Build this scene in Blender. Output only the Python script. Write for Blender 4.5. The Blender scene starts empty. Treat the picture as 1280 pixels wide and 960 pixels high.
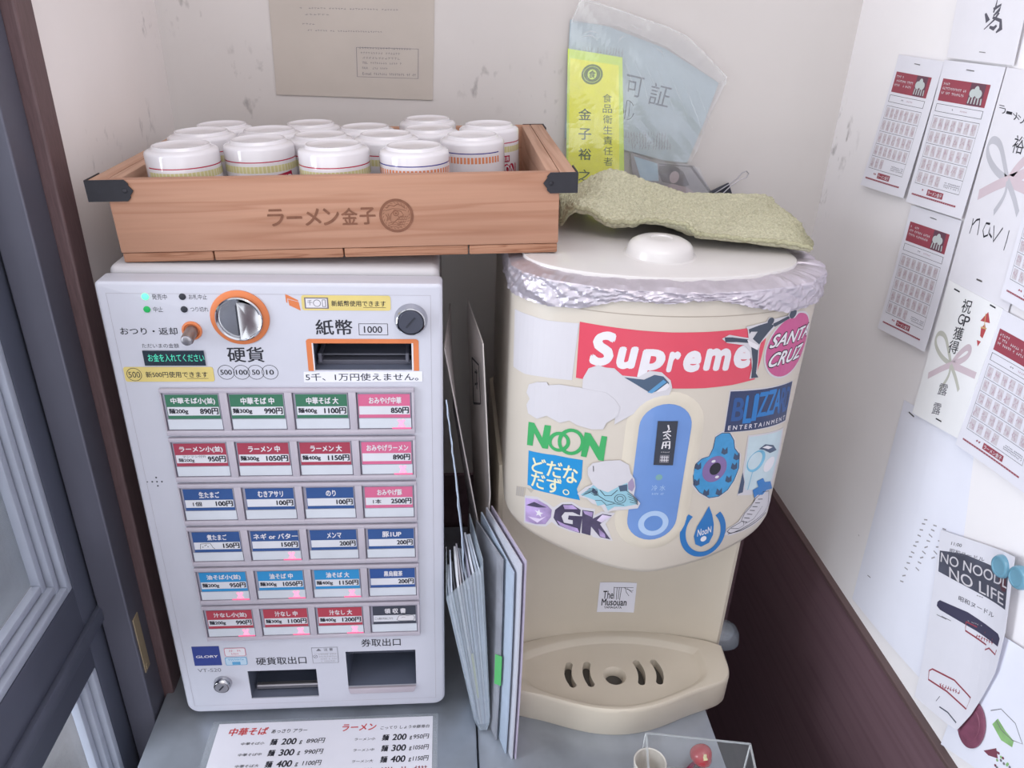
import bpy, bmesh, math, random
from mathutils import Vector, Matrix, geometry, noise
random.seed(7)
S = bpy.context.scene
COL = S.collection
# ------------------------------------------------------------------ camera
CAM = Vector((0.30463784, -0.65487561, 0.76869138))
ROT = Matrix(((0.99652133, -0.07536083, 0.03558077), (-0.0025366, -0.45417497, -0.8909089), (0.08329953, 0.88771946, -0.4527862)))
FOC = 960.0
cd = bpy.data.cameras.new('camera'); cd.sensor_width = 36.0; cd.lens = 36.0 * FOC / 1280.0; cd.clip_start = 0.02
cam = bpy.data.objects.new('camera', cd); COL.objects.link(cam)
m4 = Matrix.Identity(4)
for r in range(3):
    m4[r][0] = ROT[0][r]; m4[r][1] = -ROT[1][r]; m4[r][2] = -ROT[2][r]; m4[r][3] = CAM[r]
cam.matrix_world = m4
S.camera = cam
# ------------------------------------------------------------------ light
w = bpy.data.worlds.new('daylight'); S.world = w; w.use_nodes = True
bg = w.node_tree.nodes['Background']; bg.inputs[0].default_value = (0.93, 0.96, 1.0, 1); bg.inputs[1].default_value = 1.30
wt = w.node_tree; wc = wt.nodes.new('ShaderNodeTexCoord'); wsx = wt.nodes.new('ShaderNodeSeparateXYZ'); wmr = wt.nodes.new('ShaderNodeMapRange')
wt.links.new(wc.outputs['Generated'], wsx.inputs[0]); wt.links.new(wsx.outputs['Z'], wmr.inputs[0])
wmr.inputs[1].default_value = -0.2; wmr.inputs[2].default_value = 1.0; wmr.inputs[3].default_value = 1.62; wmr.inputs[4].default_value = 0.95
wt.links.new(wmr.outputs[0], bg.inputs[1])
def area(name, loc, target, sx, sy, power, color):
    l = bpy.data.lights.new(name, 'AREA'); l.shape = 'RECTANGLE'; l.size = sx; l.size_y = sy; l.energy = power; l.color = color
    o = bpy.data.objects.new(name, l); COL.objects.link(o); o.location = loc
    o.rotation_euler = (Vector(target) - Vector(loc)).to_track_quat('-Z', 'Y').to_euler()
    return o
area('ceiling_lamp', (0.45, -0.75, 1.75), (0.42, 0.1, 0.3), 1.2, 0.5, 5.0, (1.0, 0.90, 0.86))
area('pavement_daylight', (-1.0, -0.55, 0.10), (0.8, -0.1, 0.2), 0.7, 0.6, 9.0, (0.84, 0.92, 1.0))
area('doorway_daylight', (-1.0, -0.50, 0.75), (0.8, 0.0, 0.4), 0.6, 0.7, 17.0, (0.88, 0.93, 1.0))
vs = S.view_settings; vs.view_transform = 'Standard'; vs.look = 'None'; vs.exposure = 0.35; vs.gamma = 1.0; vs.use_curve_mapping = False
# ------------------------------------------------------------------ materials
K = 1.2
def lin(c):
    c = c / 255.0
    return c / 12.92 if c <= 0.04045 else ((c + 0.055) / 1.055) ** 2.4
def tint(rgb, k=None):
    k = K if k is None else k
    return tuple(min(0.93, lin(c) / k) for c in rgb) + (1.0,)
MATS = {}
def mat(name, rgb, rough=0.55, metal=0.0, var=0.04, scale=30.0, bump=0.0, coat=0.0, spec=0.4, k=None, stretch=None):
    """principled surface whose colour and roughness vary a little with a noise texture"""
    if name in MATS: return MATS[name]
    m = bpy.data.materials.new(name); m.use_nodes = True; nt = m.node_tree; p = nt.nodes['Principled BSDF']
    c = tint(rgb, k)
    tc = nt.nodes.new('ShaderNodeTexCoord'); nz = nt.nodes.new('ShaderNodeTexNoise')
    nz.inputs['Scale'].default_value = scale; nz.inputs['Detail'].default_value = 4
    if stretch:
        mp = nt.nodes.new('ShaderNodeMapping'); mp.inputs['Scale'].default_value = stretch
        nt.links.new(tc.outputs['Object'], mp.inputs[0]); nt.links.new(mp.outputs[0], nz.inputs['Vector'])
    else: nt.links.new(tc.outputs['Object'], nz.inputs['Vector'])
    rp = nt.nodes.new('ShaderNodeValToRGB')
    rp.color_ramp.elements[0].position = 0.3; rp.color_ramp.elements[1].position = 0.7
    rp.color_ramp.elements[0].color = tuple(v * (1 - var) for v in c[:3]) + (1,)
    rp.color_ramp.elements[1].color = tuple(min(0.95, v * (1 + var)) for v in c[:3]) + (1,)
    nt.links.new(nz.outputs['Fac'], rp.inputs[0]); nt.links.new(rp.outputs[0], p.inputs['Base Color'])
    p.inputs['Roughness'].default_value = rough; p.inputs['Metallic'].default_value = metal
    p.inputs['Specular IOR Level'].default_value = spec
    p.inputs['Coat Weight'].default_value = coat; p.inputs['Coat Roughness'].default_value = 0.08
    if bump:
        b = nt.nodes.new('ShaderNodeBump'); b.inputs['Strength'].default_value = bump; b.inputs['Distance'].default_value = 0.002
        nt.links.new(nz.outputs['Fac'], b.inputs['Height']); nt.links.new(b.outputs[0], p.inputs['Normal'])
    MATS[name] = m
    return m
def glow(name, rgb, strength):
    if name in MATS: return MATS[name]
    m = mat(name, rgb, 0.4); p = m.node_tree.nodes['Principled BSDF']
    p.inputs['Emission Color'].default_value = tuple(lin(c) for c in rgb) + (1,); p.inputs['Emission Strength'].default_value = strength
    return m
def film(name, rgb, opacity, rough=0.12, gloss=0.1):
    """thin clear plastic: mostly see-through, a little milky, glossy"""
    if name in MATS: return MATS[name]
    m = bpy.data.materials.new(name); m.use_nodes = True; nt = m.node_tree; nt.nodes.clear()
    out = nt.nodes.new('ShaderNodeOutputMaterial'); tr = nt.nodes.new('ShaderNodeBsdfTransparent')
    df = nt.nodes.new('ShaderNodeBsdfDiffuse'); gl = nt.nodes.new('ShaderNodeBsdfGlossy')
    mx = nt.nodes.new('ShaderNodeMixShader'); mg = nt.nodes.new('ShaderNodeMixShader')
    tc = nt.nodes.new('ShaderNodeTexCoord'); nz = nt.nodes.new('ShaderNodeTexNoise'); nz.inputs['Scale'].default_value = 60
    mr = nt.nodes.new('ShaderNodeMapRange'); mr.inputs[3].default_value = opacity * 0.6; mr.inputs[4].default_value = opacity * 1.4
    nt.links.new(tc.outputs['Object'], nz.inputs['Vector']); nt.links.new(nz.outputs['Fac'], mr.inputs[0])
    df.inputs[0].default_value = tint(rgb); gl.inputs['Roughness'].default_value = rough; mg.inputs[0].default_value = gloss
    nt.links.new(mr.outputs[0], mx.inputs[0]); nt.links.new(tr.outputs[0], mx.inputs[1]); nt.links.new(df.outputs[0], mx.inputs[2])
    nt.links.new(mx.outputs[0], mg.inputs[1]); nt.links.new(gl.outputs[0], mg.inputs[2]); nt.links.new(mg.outputs[0], out.inputs[0])
    MATS[name] = m
    return m
def wood(name, rgb, dark, axis='X', scale=1.0):
    if name in MATS: return MATS[name]
    m = bpy.data.materials.new(name); m.use_nodes = True; nt = m.node_tree; p = nt.nodes['Principled BSDF']
    tc = nt.nodes.new('ShaderNodeTexCoord'); mp = nt.nodes.new('ShaderNodeMapping')
    st = {'X': (0.35, 9, 9), 'Y': (9, 0.35, 9), 'Z': (9, 9, 0.35)}[axis]
    mp.inputs['Scale'].default_value = tuple(v * scale for v in st)
    wv = nt.nodes.new('ShaderNodeTexNoise'); wv.inputs['Scale'].default_value = 6; wv.inputs['Detail'].default_value = 3; wv.inputs['Distortion'].default_value = 0.25
    fn = nt.nodes.new('ShaderNodeTexNoise'); fn.inputs['Scale'].default_value = 60; fn.inputs['Detail'].default_value = 5
    nt.links.new(tc.outputs['Object'], mp.inputs[0]); nt.links.new(mp.outputs[0], wv.inputs['Vector']); nt.links.new(mp.outputs[0], fn.inputs['Vector'])
    fr = nt.nodes.new('ShaderNodeMath'); fr.operation = 'MULTIPLY'; fr.inputs[1].default_value = 7.0
    nt.links.new(wv.outputs['Fac'], fr.inputs[0])
    f2 = nt.nodes.new('ShaderNodeMath'); f2.operation = 'FRACT'; nt.links.new(fr.outputs[0], f2.inputs[0])
    rp = nt.nodes.new('ShaderNodeValToRGB'); e = rp.color_ramp.elements
    e[0].position = 0.0; e[0].color = tint(rgb); e[1].position = 1.0; e[1].color = tint(rgb)
    a = e.new(0.55); a.color = tint(rgb); b = e.new(0.86); b.color = tint(dark)
    nt.links.new(f2.outputs[0], rp.inputs[0])
    mx = nt.nodes.new('ShaderNodeMixRGB'); mx.blend_type = 'MULTIPLY'; mx.inputs[0].default_value = 0.22
    nt.links.new(rp.outputs[0], mx.inputs[1]); nt.links.new(fn.outputs['Fac'], mx.inputs[2])
    br = nt.nodes.new('ShaderNodeMixRGB'); br.blend_type = 'MULTIPLY'; br.inputs[0].default_value = 1.0; br.inputs[2].default_value = (1.08, 1.08, 1.08, 1)
    nt.links.new(mx.outputs[0], br.inputs[1]); nt.links.new(br.outputs[0], p.inputs['Base Color'])
    p.inputs['Roughness'].default_value = 0.6; p.inputs['Specular IOR Level'].default_value = 0.25
    MATS[name] = m
    return m
# ------------------------------------------------------------------ measuring the photograph
def ray(u, v):
    return ROT.transposed() @ Vector(((u - 640.0) / FOC, (v - 480.0) / FOC, 1.0))
def on(u, v, ax, val):
    """the real point seen at a pixel, on the plane where coordinate ax equals val"""
    d = ray(u, v)
    return CAM + d * ((val - CAM[ax]) / d[ax])
# ------------------------------------------------------------------ objects
def tag(o, label=None, cat=None, group=None, kind=None):
    if label: o['label'] = label
    if cat: o['category'] = cat
    if group: o['group'] = group
    if kind: o['kind'] = kind
    return o
def empty(name, loc=(0, 0, 0), label=None, cat=None, group=None):
    o = bpy.data.objects.new(name, None); COL.objects.link(o); o.location = loc; o.empty_display_size = 0.02
    return tag(o, label, cat, group)
def put(name, bm, mats, parent=None, smooth=None, loc=None):
    me = bpy.data.meshes.new(name)
    if not isinstance(mats, (list, tuple)): mats = [mats]
    for m in mats: me.materials.append(m)
    bm.to_mesh(me); bm.free()
    if smooth is not None:
        for p in me.polygons: p.use_smooth = True
        me.set_sharp_from_angle(angle=math.radians(smooth))
    o = bpy.data.objects.new(name, me); COL.objects.link(o)
    if loc: o.location = loc
    if parent: o.parent = parent
    return o
def box(bm, x0, x1, y0, y1, z0, z1, bev=0.0, seg=2, mi=0, rot=None):
    r = bmesh.ops.create_cube(bm, size=1.0); vs_ = r['verts']
    for v in vs_:
        v.co = Vector(((x0 + x1) / 2 + v.co.x * (x1 - x0), (y0 + y1) / 2 + v.co.y * (y1 - y0), (z0 + z1) / 2 + v.co.z * (z1 - z0)))
        if rot: v.co = rot @ v.co
    fs = set(f for v in vs_ for f in v.link_faces)
    for f in fs: f.material_index = mi
    if bev:
        es = list(set(e for v in vs_ for e in v.link_edges))
        rr = bmesh.ops.bevel(bm, geom=es, offset=bev, segments=seg, affect='EDGES', profile=0.5, clamp_overlap=True)
        for f in rr['faces']: f.material_index = mi
def lathe(bm, prof, n=48, mi=0, c=(0, 0, 0), fn=None, axis='Z', mifn=None):
    """prof: list of (r, h); rings about an axis"""
    rings = []
    for r, h in prof:
        ring = []
        for k in range(n):
            a = 2 * math.pi * k / n
            p = Vector((r * math.cos(a), r * math.sin(a), h))
            if axis == 'Y': p = Vector((p.x, -p.z, p.y))
            p += Vector(c)
            ring.append(bm.verts.new(fn(p) if fn else p))
        rings.append(ring)
    for i in range(len(rings) - 1):
        for k in range(n):
            k2 = (k + 1) % n
            f = bm.faces.new((rings[i][k], rings[i][k2], rings[i + 1][k2], rings[i + 1][k]))
            f.material_index = mifn(i, k) if mifn else mi
    for ring, flip in ((rings[0], True), (rings[-1], False)):
        f = bm.faces.new(list(reversed(ring)) if flip else ring); f.material_index = mifn(-1 if flip else len(rings), 0) if mifn else mi
def tube(bm, pts, r, n=8, mi=0, closed=False):
    pts = [Vector(p) for p in pts]; rings = []
    N = len(pts)
    for i, p in enumerate(pts):
        if closed: t = pts[(i + 1) % N] - pts[i - 1]
        else: t = pts[min(i + 1, N - 1)] - pts[max(i - 1, 0)]
        t.normalize(); a = t.orthogonal().normalized() if i == 0 else (prev - t * prev.dot(t)).normalized()
        prev = a; b = t.cross(a)
        rings.append([bm.verts.new(p + (a * math.cos(2 * math.pi * k / n) + b * math.sin(2 * math.pi * k / n)) * r) for k in range(n)])
    M = N if closed else N - 1
    for i in range(M):
        A, B = rings[i], rings[(i + 1) % N]
        for k in range(n):
            f = bm.faces.new((A[k], A[(k + 1) % n], B[(k + 1) % n], B[k])); f.material_index = mi; f.smooth = True
    if not closed:
        for g in (rings[0], rings[-1]):
            f = bm.faces.new(g); f.material_index = mi
def grid(bm, fn, nu, nv, mi=0):
    vs_ = [[bm.verts.new(fn(i / nu, j / nv)) for j in range(nv + 1)] for i in range(nu + 1)]
    for i in range(nu):
        for j in range(nv):
            f = bm.faces.new((vs_[i][j], vs_[i + 1][j], vs_[i + 1][j + 1], vs_[i][j + 1])); f.material_index = mi; f.smooth = True
    return vs_
def slab(bm, fn, nu, nv, th, mi=0):
    """a sheet of thickness th: fn(u, v) gives a point; the second skin is pushed along the normal"""
    e = 1e-3
    def nrm(u, v):
        a = fn(min(u + e, 1), v) - fn(max(u - e, 0), v); b = fn(u, min(v + e, 1)) - fn(u, max(v - e, 0))
        return a.cross(b).normalized()
    A = grid(bm, fn, nu, nv, mi); B = grid(bm, lambda u, v: fn(u, v) - nrm(u, v) * th, nu, nv, mi)
    def side(p, q):
        for i in range(len(p) - 1):
            f = bm.faces.new((p[i], q[i], q[i + 1], p[i + 1])); f.material_index = mi
    side(A[0], B[0]); side(B[-1], A[-1])
    side([r[0] for r in B], [r[0] for r in A]); side([r[-1] for r in A], [r[-1] for r in B])
def prism(bm, pts, z0, z1, mi=0, fn=None, bev=0):
    """polygon pts (x, y) extruded from z0 to z1; fn maps (x, y, z)"""
    fn = fn or (lambda x, y, z: Vector((x, y, z)))
    a = [bm.verts.new(fn(x, y, z0)) for x, y in pts]; b = [bm.verts.new(fn(x, y, z1)) for x, y in pts]
    n = len(pts); fs = [bm.faces.new(list(reversed(a))), bm.faces.new(b)]
    for i in range(n): fs.append(bm.faces.new((a[i], a[(i + 1) % n], b[(i + 1) % n], b[i])))
    for f in fs: f.material_index = mi
    if bev:
        es = [e for e in fs[1].edges] + [e for e in fs[0].edges]
        rr = bmesh.ops.bevel(bm, geom=es, offset=bev, segments=3, affect='EDGES', profile=0.5, clamp_overlap=True)
        for f in rr['faces']: f.material_index = mi
def cut(o, boxes, cyl=()):
    """take box-shaped openings out of a mesh object"""
    cb = bmesh.new()
    for b in boxes: box(cb, *b)
    for c, r, y0, y1 in cyl:
        lathe(cb, [(r, -y0), (r, -y1)], 40, c=(c[0], 0, c[1]), axis='Y')
    bmesh.ops.recalc_face_normals(cb, faces=cb.faces)
    c = put('cutter', cb, MATS['white_paint'])
    md = o.modifiers.new('cut', 'BOOLEAN'); md.operation = 'DIFFERENCE'; md.object = c; md.solver = 'EXACT'
    dg = bpy.context.evaluated_depsgraph_get(); dg.update()
    me = bpy.data.meshes.new_from_object(o.evaluated_get(dg)); o.modifiers.clear(); o.data = me
    cm = c.data; bpy.data.objects.remove(c); bpy.data.meshes.remove(cm)
    me.set_sharp_from_angle(angle=math.radians(30))
# ------------------------------------------------------------------ printed and written surfaces
_TX = {}
def glyphs(s, bold, shear):
    key = (s, bold, shear)
    if key not in _TX:
        c = bpy.data.curves.new('writing', 'FONT'); c.body = s; c.size = 1; c.offset = bold; c.shear = shear; c.resolution_u = 4
        o = bpy.data.objects.new('writing', c); COL.objects.link(o)
        dg = bpy.context.evaluated_depsgraph_get(); me = bpy.data.meshes.new_from_object(o.evaluated_get(dg))
        V = [(v.co.x, v.co.y) for v in me.vertices]; F = [tuple(p.vertices) for p in me.polygons]
        bpy.data.objects.remove(o); bpy.data.curves.remove(c); bpy.data.meshes.remove(me)
        if not V: V = [(0, 0)]
        bb = (min(v[0] for v in V), min(v[1] for v in V), max(v[0] for v in V), max(v[1] for v in V))
        _TX[key] = (V, F, bb)
    return _TX[key]
class Sheet:
    """flat artwork in (u, v): outlines, bands and lettering, each at a small height above the base"""
    def __init__(s): s.items = []; s.base = []
    def add(s, V, F, m, h): s.items.append((V, F, m, h + len(s.items) * 0.0012)); return s
    def poly(s, pts, m, h=1):
        pts = list(pts)
        t = geometry.tessellate_polygon([[Vector((p[0], p[1], 0)) for p in pts]])
        return s.add(pts, [tuple(x) for x in t], m, h)
    def back(s, pts, m): s.base.append((list(pts), m)); return s
    def rrect(s, x0, y0, x1, y1, r, n=5):
        o = []
        sx = 1 if x1 > x0 else -1; sy = 1 if y1 > y0 else -1
        for cx, cy, a0 in ((x1 - sx * r, y1 - sy * r, 0), (x0 + sx * r, y1 - sy * r, 90), (x0 + sx * r, y0 + sy * r, 180), (x1 - sx * r, y0 + sy * r, 270)):
            for k in range(n + 1):
                a = math.radians(a0 + 90 * k / n); o.append((cx + sx * r * math.cos(a), cy + sy * r * math.sin(a)))
        return o
    def rect(s, x0, y0, x1, y1, m, h=1, r=0):
        return s.poly(s.rrect(x0, y0, x1, y1, r) if r else [(x0, y0), (x1, y0), (x1, y1), (x0, y1)], m, h)
    def frame(s, x0, y0, x1, y1, t, m, h=1, ty=None):
        ty = t if ty is None else ty
        for q in ((x0, y0, x1, y0 + ty), (x0, y1 - ty, x1, y1), (x0, y0 + ty, x0 + t, y1 - ty), (x1 - t, y0 + ty, x1, y1 - ty)): s.rect(*q, m, h)
        return s
    def line(s, pts, wd, m, h=1, closed=False):
        pts = [Vector((p[0], p[1])) for p in pts]; L = []; n = len(pts)
        if n == 1: return s
        ws = wd if isinstance(wd, (list, tuple)) else [wd] * n
        V = []
        for i, p in enumerate(pts):
            if closed: t = pts[(i + 1) % n] - pts[i - 1]
            else: t = pts[min(i + 1, n - 1)] - pts[max(i - 1, 0)]
            if t.length < 1e-12: t = Vector((1, 0))
            t.normalize(); k = Vector((-t.y, t.x)) * ws[i] / 2
            V += [tuple(p + k), tuple(p - k)]
        F = [(2 * i, 2 * i + 1, (2 * i + 3) % (2 * n), (2 * i + 2) % (2 * n)) for i in range(n if closed else n - 1)]
        return s.add(V, F, m, h)
    def disc(s, cx, cy, rx, m, h=1, ry=None, n=32):
        ry = rx if ry is None else ry
        return s.poly([(cx + rx * math.cos(2 * math.pi * k / n), cy + ry * math.sin(2 * math.pi * k / n)) for k in range(n)], m, h)
    def ring(s, cx, cy, r0, r1, m, h=1, n=40, e=1.0, a0=0, a1=360):
        V = []; full = abs(a1 - a0) >= 360
        for k in range(n + 1):
            a = math.radians(a0 + (a1 - a0) * k / n)
            V += [(cx + r0 * math.cos(a), cy + e * r0 * math.sin(a)), (cx + r1 * math.cos(a), cy + e * r1 * math.sin(a))]
        return s.add(V, [(2 * k, 2 * k + 1, 2 * k + 3, 2 * k + 2) for k in range(n)], m, h)
    def text(s, t, x0, y0, x1, y1, m, h=2, bold=0.0, shear=0.0, quad=None):
        """lettering whose ink fills the box; y0 is the foot of the letters, y1 their head"""
        V, F, bb = glyphs(t, 0.0, shear)
        k = 0.0
        if bold:
            k = bold * 0.62; V0 = V; bb = (bb[0] - k, bb[1] - k, bb[2] + k, bb[3] + k)
        W = max(bb[2] - bb[0], 1e-6); H = max(bb[3] - bb[1], 1e-6)
        ring8 = [(k * math.cos(q * math.pi / 4), k * math.sin(q * math.pi / 4)) for q in range(8)]
        for dx, dy in ((ring8 if bold > .075 else ((-k, -k * .5), (k, -k * .5), (0, k))) if bold else ((0, 0),)):
            N = [((v[0] + dx - bb[0]) / W, (v[1] + dy - bb[1]) / H) for v in V]
            if quad:
                bl, br, tr, tl = quad
                O = [tuple((bl[i] * (1 - a) + br[i] * a) * (1 - b) + (tl[i] * (1 - a) + tr[i] * a) * b for i in (0, 1)) for a, b in N]
            else: O = [(x0 + a * (x1 - x0), y0 + b * (y1 - y0)) for a, b in N]
            s.add(O, F, m, h)
        return s
    def scrawl(s, x0, y0, x1, y1, n, m, h=2, wd=None, rnd=None):
        """a row of small unreadable marks standing for a line of tiny print"""
        rnd = rnd or random
        st = (x1 - x0) / n; wd = wd or abs(y1 - y0) * 0.16
        for i in range(n):
            if rnd.random() < 0.1: continue
            a = x0 + st * (i + 0.12); b = x0 + st * (i + 0.86); ya = y0; yb = y1
            s.line([(a, ya + (yb - ya) * rnd.uniform(.2, .9)), (b, ya + (yb - ya) * rnd.uniform(.2, .9))], wd, m, h)
            s.line([((a + b) / 2 + st * rnd.uniform(-.2, .2), ya), ((a + b) / 2 + st * rnd.uniform(-.2, .2), yb)], wd, m, h)
        return s
    def build(s, name, fn, parent=None, du=None, dv=None, step=0.00012, thick=0.0, loc=None):
        mats = []
        def mi(m):
            if m not in mats: mats.append(m)
            return mats.index(m)
        big = bmesh.new()
        work = [(V, F, m, h) for V, F, m, h in s.items]
        for pts, m in s.base:
            t = geometry.tessellate_polygon([[Vector((p[0], p[1], 0)) for p in pts]])
            F = [tuple(x) for x in t]
            work.append((pts, F, m, 0))
            if thick: work.append((pts, F, m, None))
        for V, F, m, h in work:
            b = bmesh.new(); vv = [b.verts.new((p[0], p[1], 0)) for p in V]
            for f in F:
                try: b.faces.new([vv[i] for i in f])
                except ValueError: pass
            for ax, d in ((0, du), (1, dv)):
                if not d: continue
                lo = min(p[ax] for p in V); hi = max(p[ax] for p in V)
                k = math.floor(lo / d) + 1
                while k * d < hi:
                    co = Vector((0, 0, 0)); co[ax] = k * d; no = Vector((0, 0, 0)); no[ax] = 1
                    bmesh.ops.bisect_plane(b, geom=b.verts[:] + b.edges[:] + b.faces[:], plane_co=co, plane_no=no, dist=1e-7)
                    k += 1
            if h is None:                                        # the underside and the cut edge of the sheet
                bmesh.ops.remove_doubles(b, verts=b.verts, dist=1e-7)
                edge = [e for e in b.edges if len(e.link_faces) == 1]
                for e in edge:
                    p, q = e.verts
                    c4 = [big.verts.new(fn(p.co.x, p.co.y, 0)), big.verts.new(fn(q.co.x, q.co.y, 0)), big.verts.new(fn(q.co.x, q.co.y, -thick)), big.verts.new(fn(p.co.x, p.co.y, -thick))]
                    big.faces.new(c4).material_index = mi(m)
            hh = -thick if h is None else h * step
            mp = {}
            for v in b.verts: mp[v] = big.verts.new(fn(v.co.x, v.co.y, hh))
            for f in b.faces:
                try: nf = big.faces.new([mp[v] for v in f.verts])
                except ValueError: continue
                nf.material_index = mi(m)
            b.free()
        if s.base: bmesh.ops.remove_doubles(big, verts=big.verts, dist=1e-6)
        return put(name, big, mats, parent, loc=loc)
# common inks and paints
ink = mat('black_ink', (42, 42, 52), 0.6)
soft_ink = mat('grey_ink', (120, 118, 128), 0.7)
pale_ink = mat('pale_grey_ink', (168, 164, 170), 0.7)
white_ink = mat('white_ink', (228, 224, 230), 0.6)
white_paint = mat('white_paint', (205, 202, 212), 0.42, var=0.015)
paper = mat('white_paper', (214, 213, 222), 0.8, var=0.015, k=.92)
# ================================================================== the room
XD0 = -.115
DB, XL, XR, ZC, ZF, ZT = 0.375, -0.035, 0.82, -0.012, -0.87, 1.75
def wall_mat(name, rgb, spots, k):
    m = mat(name, rgb, 0.75, var=0.035, scale=5, bump=0.08, k=k); nt = m.node_tree; p = nt.nodes['Principled BSDF']
    src = p.inputs['Base Color'].links[0].from_socket
    tc = nt.nodes.new('ShaderNodeTexCoord'); mp = nt.nodes.new('ShaderNodeMapping'); mp.inputs['Scale'].default_value = (1, 1, 0.6)
    nt.links.new(tc.outputs['Object'], mp.inputs[0])
    nz = nt.nodes.new('ShaderNodeTexNoise'); nz.inputs['Scale'].default_value = 75; nz.inputs['Detail'].default_value = 3
    nt.links.new(mp.outputs[0], nz.inputs['Vector'])
    th = nt.nodes.new('ShaderNodeMapRange'); th.inputs[1].default_value = 0.60; th.inputs[2].default_value = 0.78
    nt.links.new(nz.outputs['Fac'], th.inputs[0])
    total = None
    for c, r in spots:                                           # scuffs gather round these places on the wall
        d = nt.nodes.new('ShaderNodeVectorMath'); d.operation = 'DISTANCE'; d.inputs[1].default_value = c
        nt.links.new(tc.outputs['Object'], d.inputs[0])
        f = nt.nodes.new('ShaderNodeMapRange'); f.inputs[1].default_value = r; f.inputs[2].default_value = r * 0.3
        nt.links.new(d.outputs['Value'], f.inputs[0])
        if total is None: total = f.outputs[0]
        else:
            a = nt.nodes.new('ShaderNodeMath'); a.operation = 'MAXIMUM'; nt.links.new(total, a.inputs[0]); nt.links.new(f.outputs[0], a.inputs[1]); total = a.outputs[0]
    mu = nt.nodes.new('ShaderNodeMath'); mu.operation = 'MULTIPLY'; th.inputs[4].default_value = .7; nt.links.new(th.outputs[0], mu.inputs[0]); nt.links.new(total, mu.inputs[1])
    mx = nt.nodes.new('ShaderNodeMixRGB'); mx.inputs[2].default_value = tint((118, 110, 112))
    nt.links.new(mu.outputs[0], mx.inputs[0]); nt.links.new(src, mx.inputs[1]); nt.links.new(mx.outputs[0], p.inputs['Base Color'])
    return m
def pw(u, v, ax, val): return tuple(on(u, v, ax, val))
wb = wall_mat('back_wall_plaster', (209, 203, 201), [(pw(308, 95, 1, DB), .05), (pw(236, 12, 1, DB), .04), (pw(600, 100, 1, DB), .05), (pw(690, 120, 1, DB), .06), (pw(310, 140, 1, DB), .03)], 1.12)
wr = wall_mat('right_wall_plaster', (211, 208, 210), [(pw(1048, 175, 0, XR), .06), (pw(1028, 255, 0, XR), .03), (pw(1073, 400, 0, XR), .012)], .76)  # plaster lightened against the back wall's to stand in for missing light
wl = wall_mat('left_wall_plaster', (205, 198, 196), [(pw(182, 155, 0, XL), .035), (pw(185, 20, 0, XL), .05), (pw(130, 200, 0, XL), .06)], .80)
def struct(name, bm, m, parent=None, smooth=None):
    o = put(name, bm, m, parent, smooth)
    if not parent: o['kind'] = 'structure'
    return o
bm = bmesh.new(); box(bm, XL - .12, XR + .12, DB, DB + .1, ZF, ZT); struct('wall_back', bm, wb)
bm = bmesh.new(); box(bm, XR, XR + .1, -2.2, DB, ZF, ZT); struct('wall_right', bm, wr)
YJ = (on(20, 0, 0, XL).y + on(205, 850, 0, XL).y) / 2            # front edge of the brown jamb
bm = bmesh.new(); box(bm, XL - .1, XL, YJ + .005, DB, ZF, ZT); struct('wall_left', bm, wl)
bm = bmesh.new(); box(bm, XD0, XR + .1, -2.2, DB + .1, ZF - .05, ZF); struct('floor', bm, mat('floor_tile', (196, 196, 202), 0.5, scale=12))
bm = bmesh.new(); box(bm, -6, XD0 - .001, -6, 6, ZF - .12, ZF - .02); struct('ground', bm, mat('pavement', (128, 126, 130), 0.9, scale=4, var=.35))
# dark wainscot below the right wall, with its cap strip
ww = wood('wainscot_wood', (124, 98, 106), (116, 90, 98), 'Y', 0.4); ww.node_tree.nodes['Principled BSDF'].inputs['Roughness'].default_value = 0.42
ZW = (on(965, 613, 0, XR - .006).z + on(1190, 960, 0, XR - .006).z) / 2
bm = bmesh.new(); box(bm, XR - .006, XR + .002, -2.2, DB, ZF, ZW - .006, .001); t1 = struct('trim_1', bm, ww)
bm = bmesh.new(); box(bm, XR - .009, XR + .002, -2.2, DB, ZW - .006, ZW, .001); struct('cap_strip', bm, mat('wainscot_cap', (104, 84, 84), 0.4), t1)
bm = bmesh.new(); box(bm, XL - .02, XR - .006, DB - .006, DB + .002, ZF, ZW, .001); struct('trim_2', bm, ww)
# brown wooden jamb and grey metal jamb at the left
bm = bmesh.new(); box(bm, XL - .06, XL + .003, YJ, YJ + .03, ZF, ZT, .002); struct('trim_3', bm, mat('brown_jamb_wood', (104, 82, 84), 0.5, stretch=(20, 20, 2), var=.15))
metal_grey = mat('door_aluminium', (104, 104, 118), 0.38, metal=0.35, var=.05, scale=8)
XJ = -0.043
yE = (on(2, 125, 0, XJ).y + on(192, 905, 0, XJ).y) / 2            # free edge of the metal jamb
bm = bmesh.new(); box(bm, XJ - .03, XJ, yE, YJ, ZF, ZT, .0015); t4 = struct('trim_4', bm, metal_grey)
p0 = on(169, 768, 0, XJ); p1 = on(183, 838, 0, XJ)
bm = bmesh.new(); box(bm, XJ, XJ + .0012, p1.y - .004, p0.y + .004, p1.z, p0.z, .0005)
box(bm, XJ + .0012, XJ + .002, p1.y - .001, p1.y + .002, p1.z + .004, p1.z + .01)
struct('strike_plate', bm, mat('brass_plate', (176, 158, 130), 0.45, metal=.3), t4)
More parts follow.
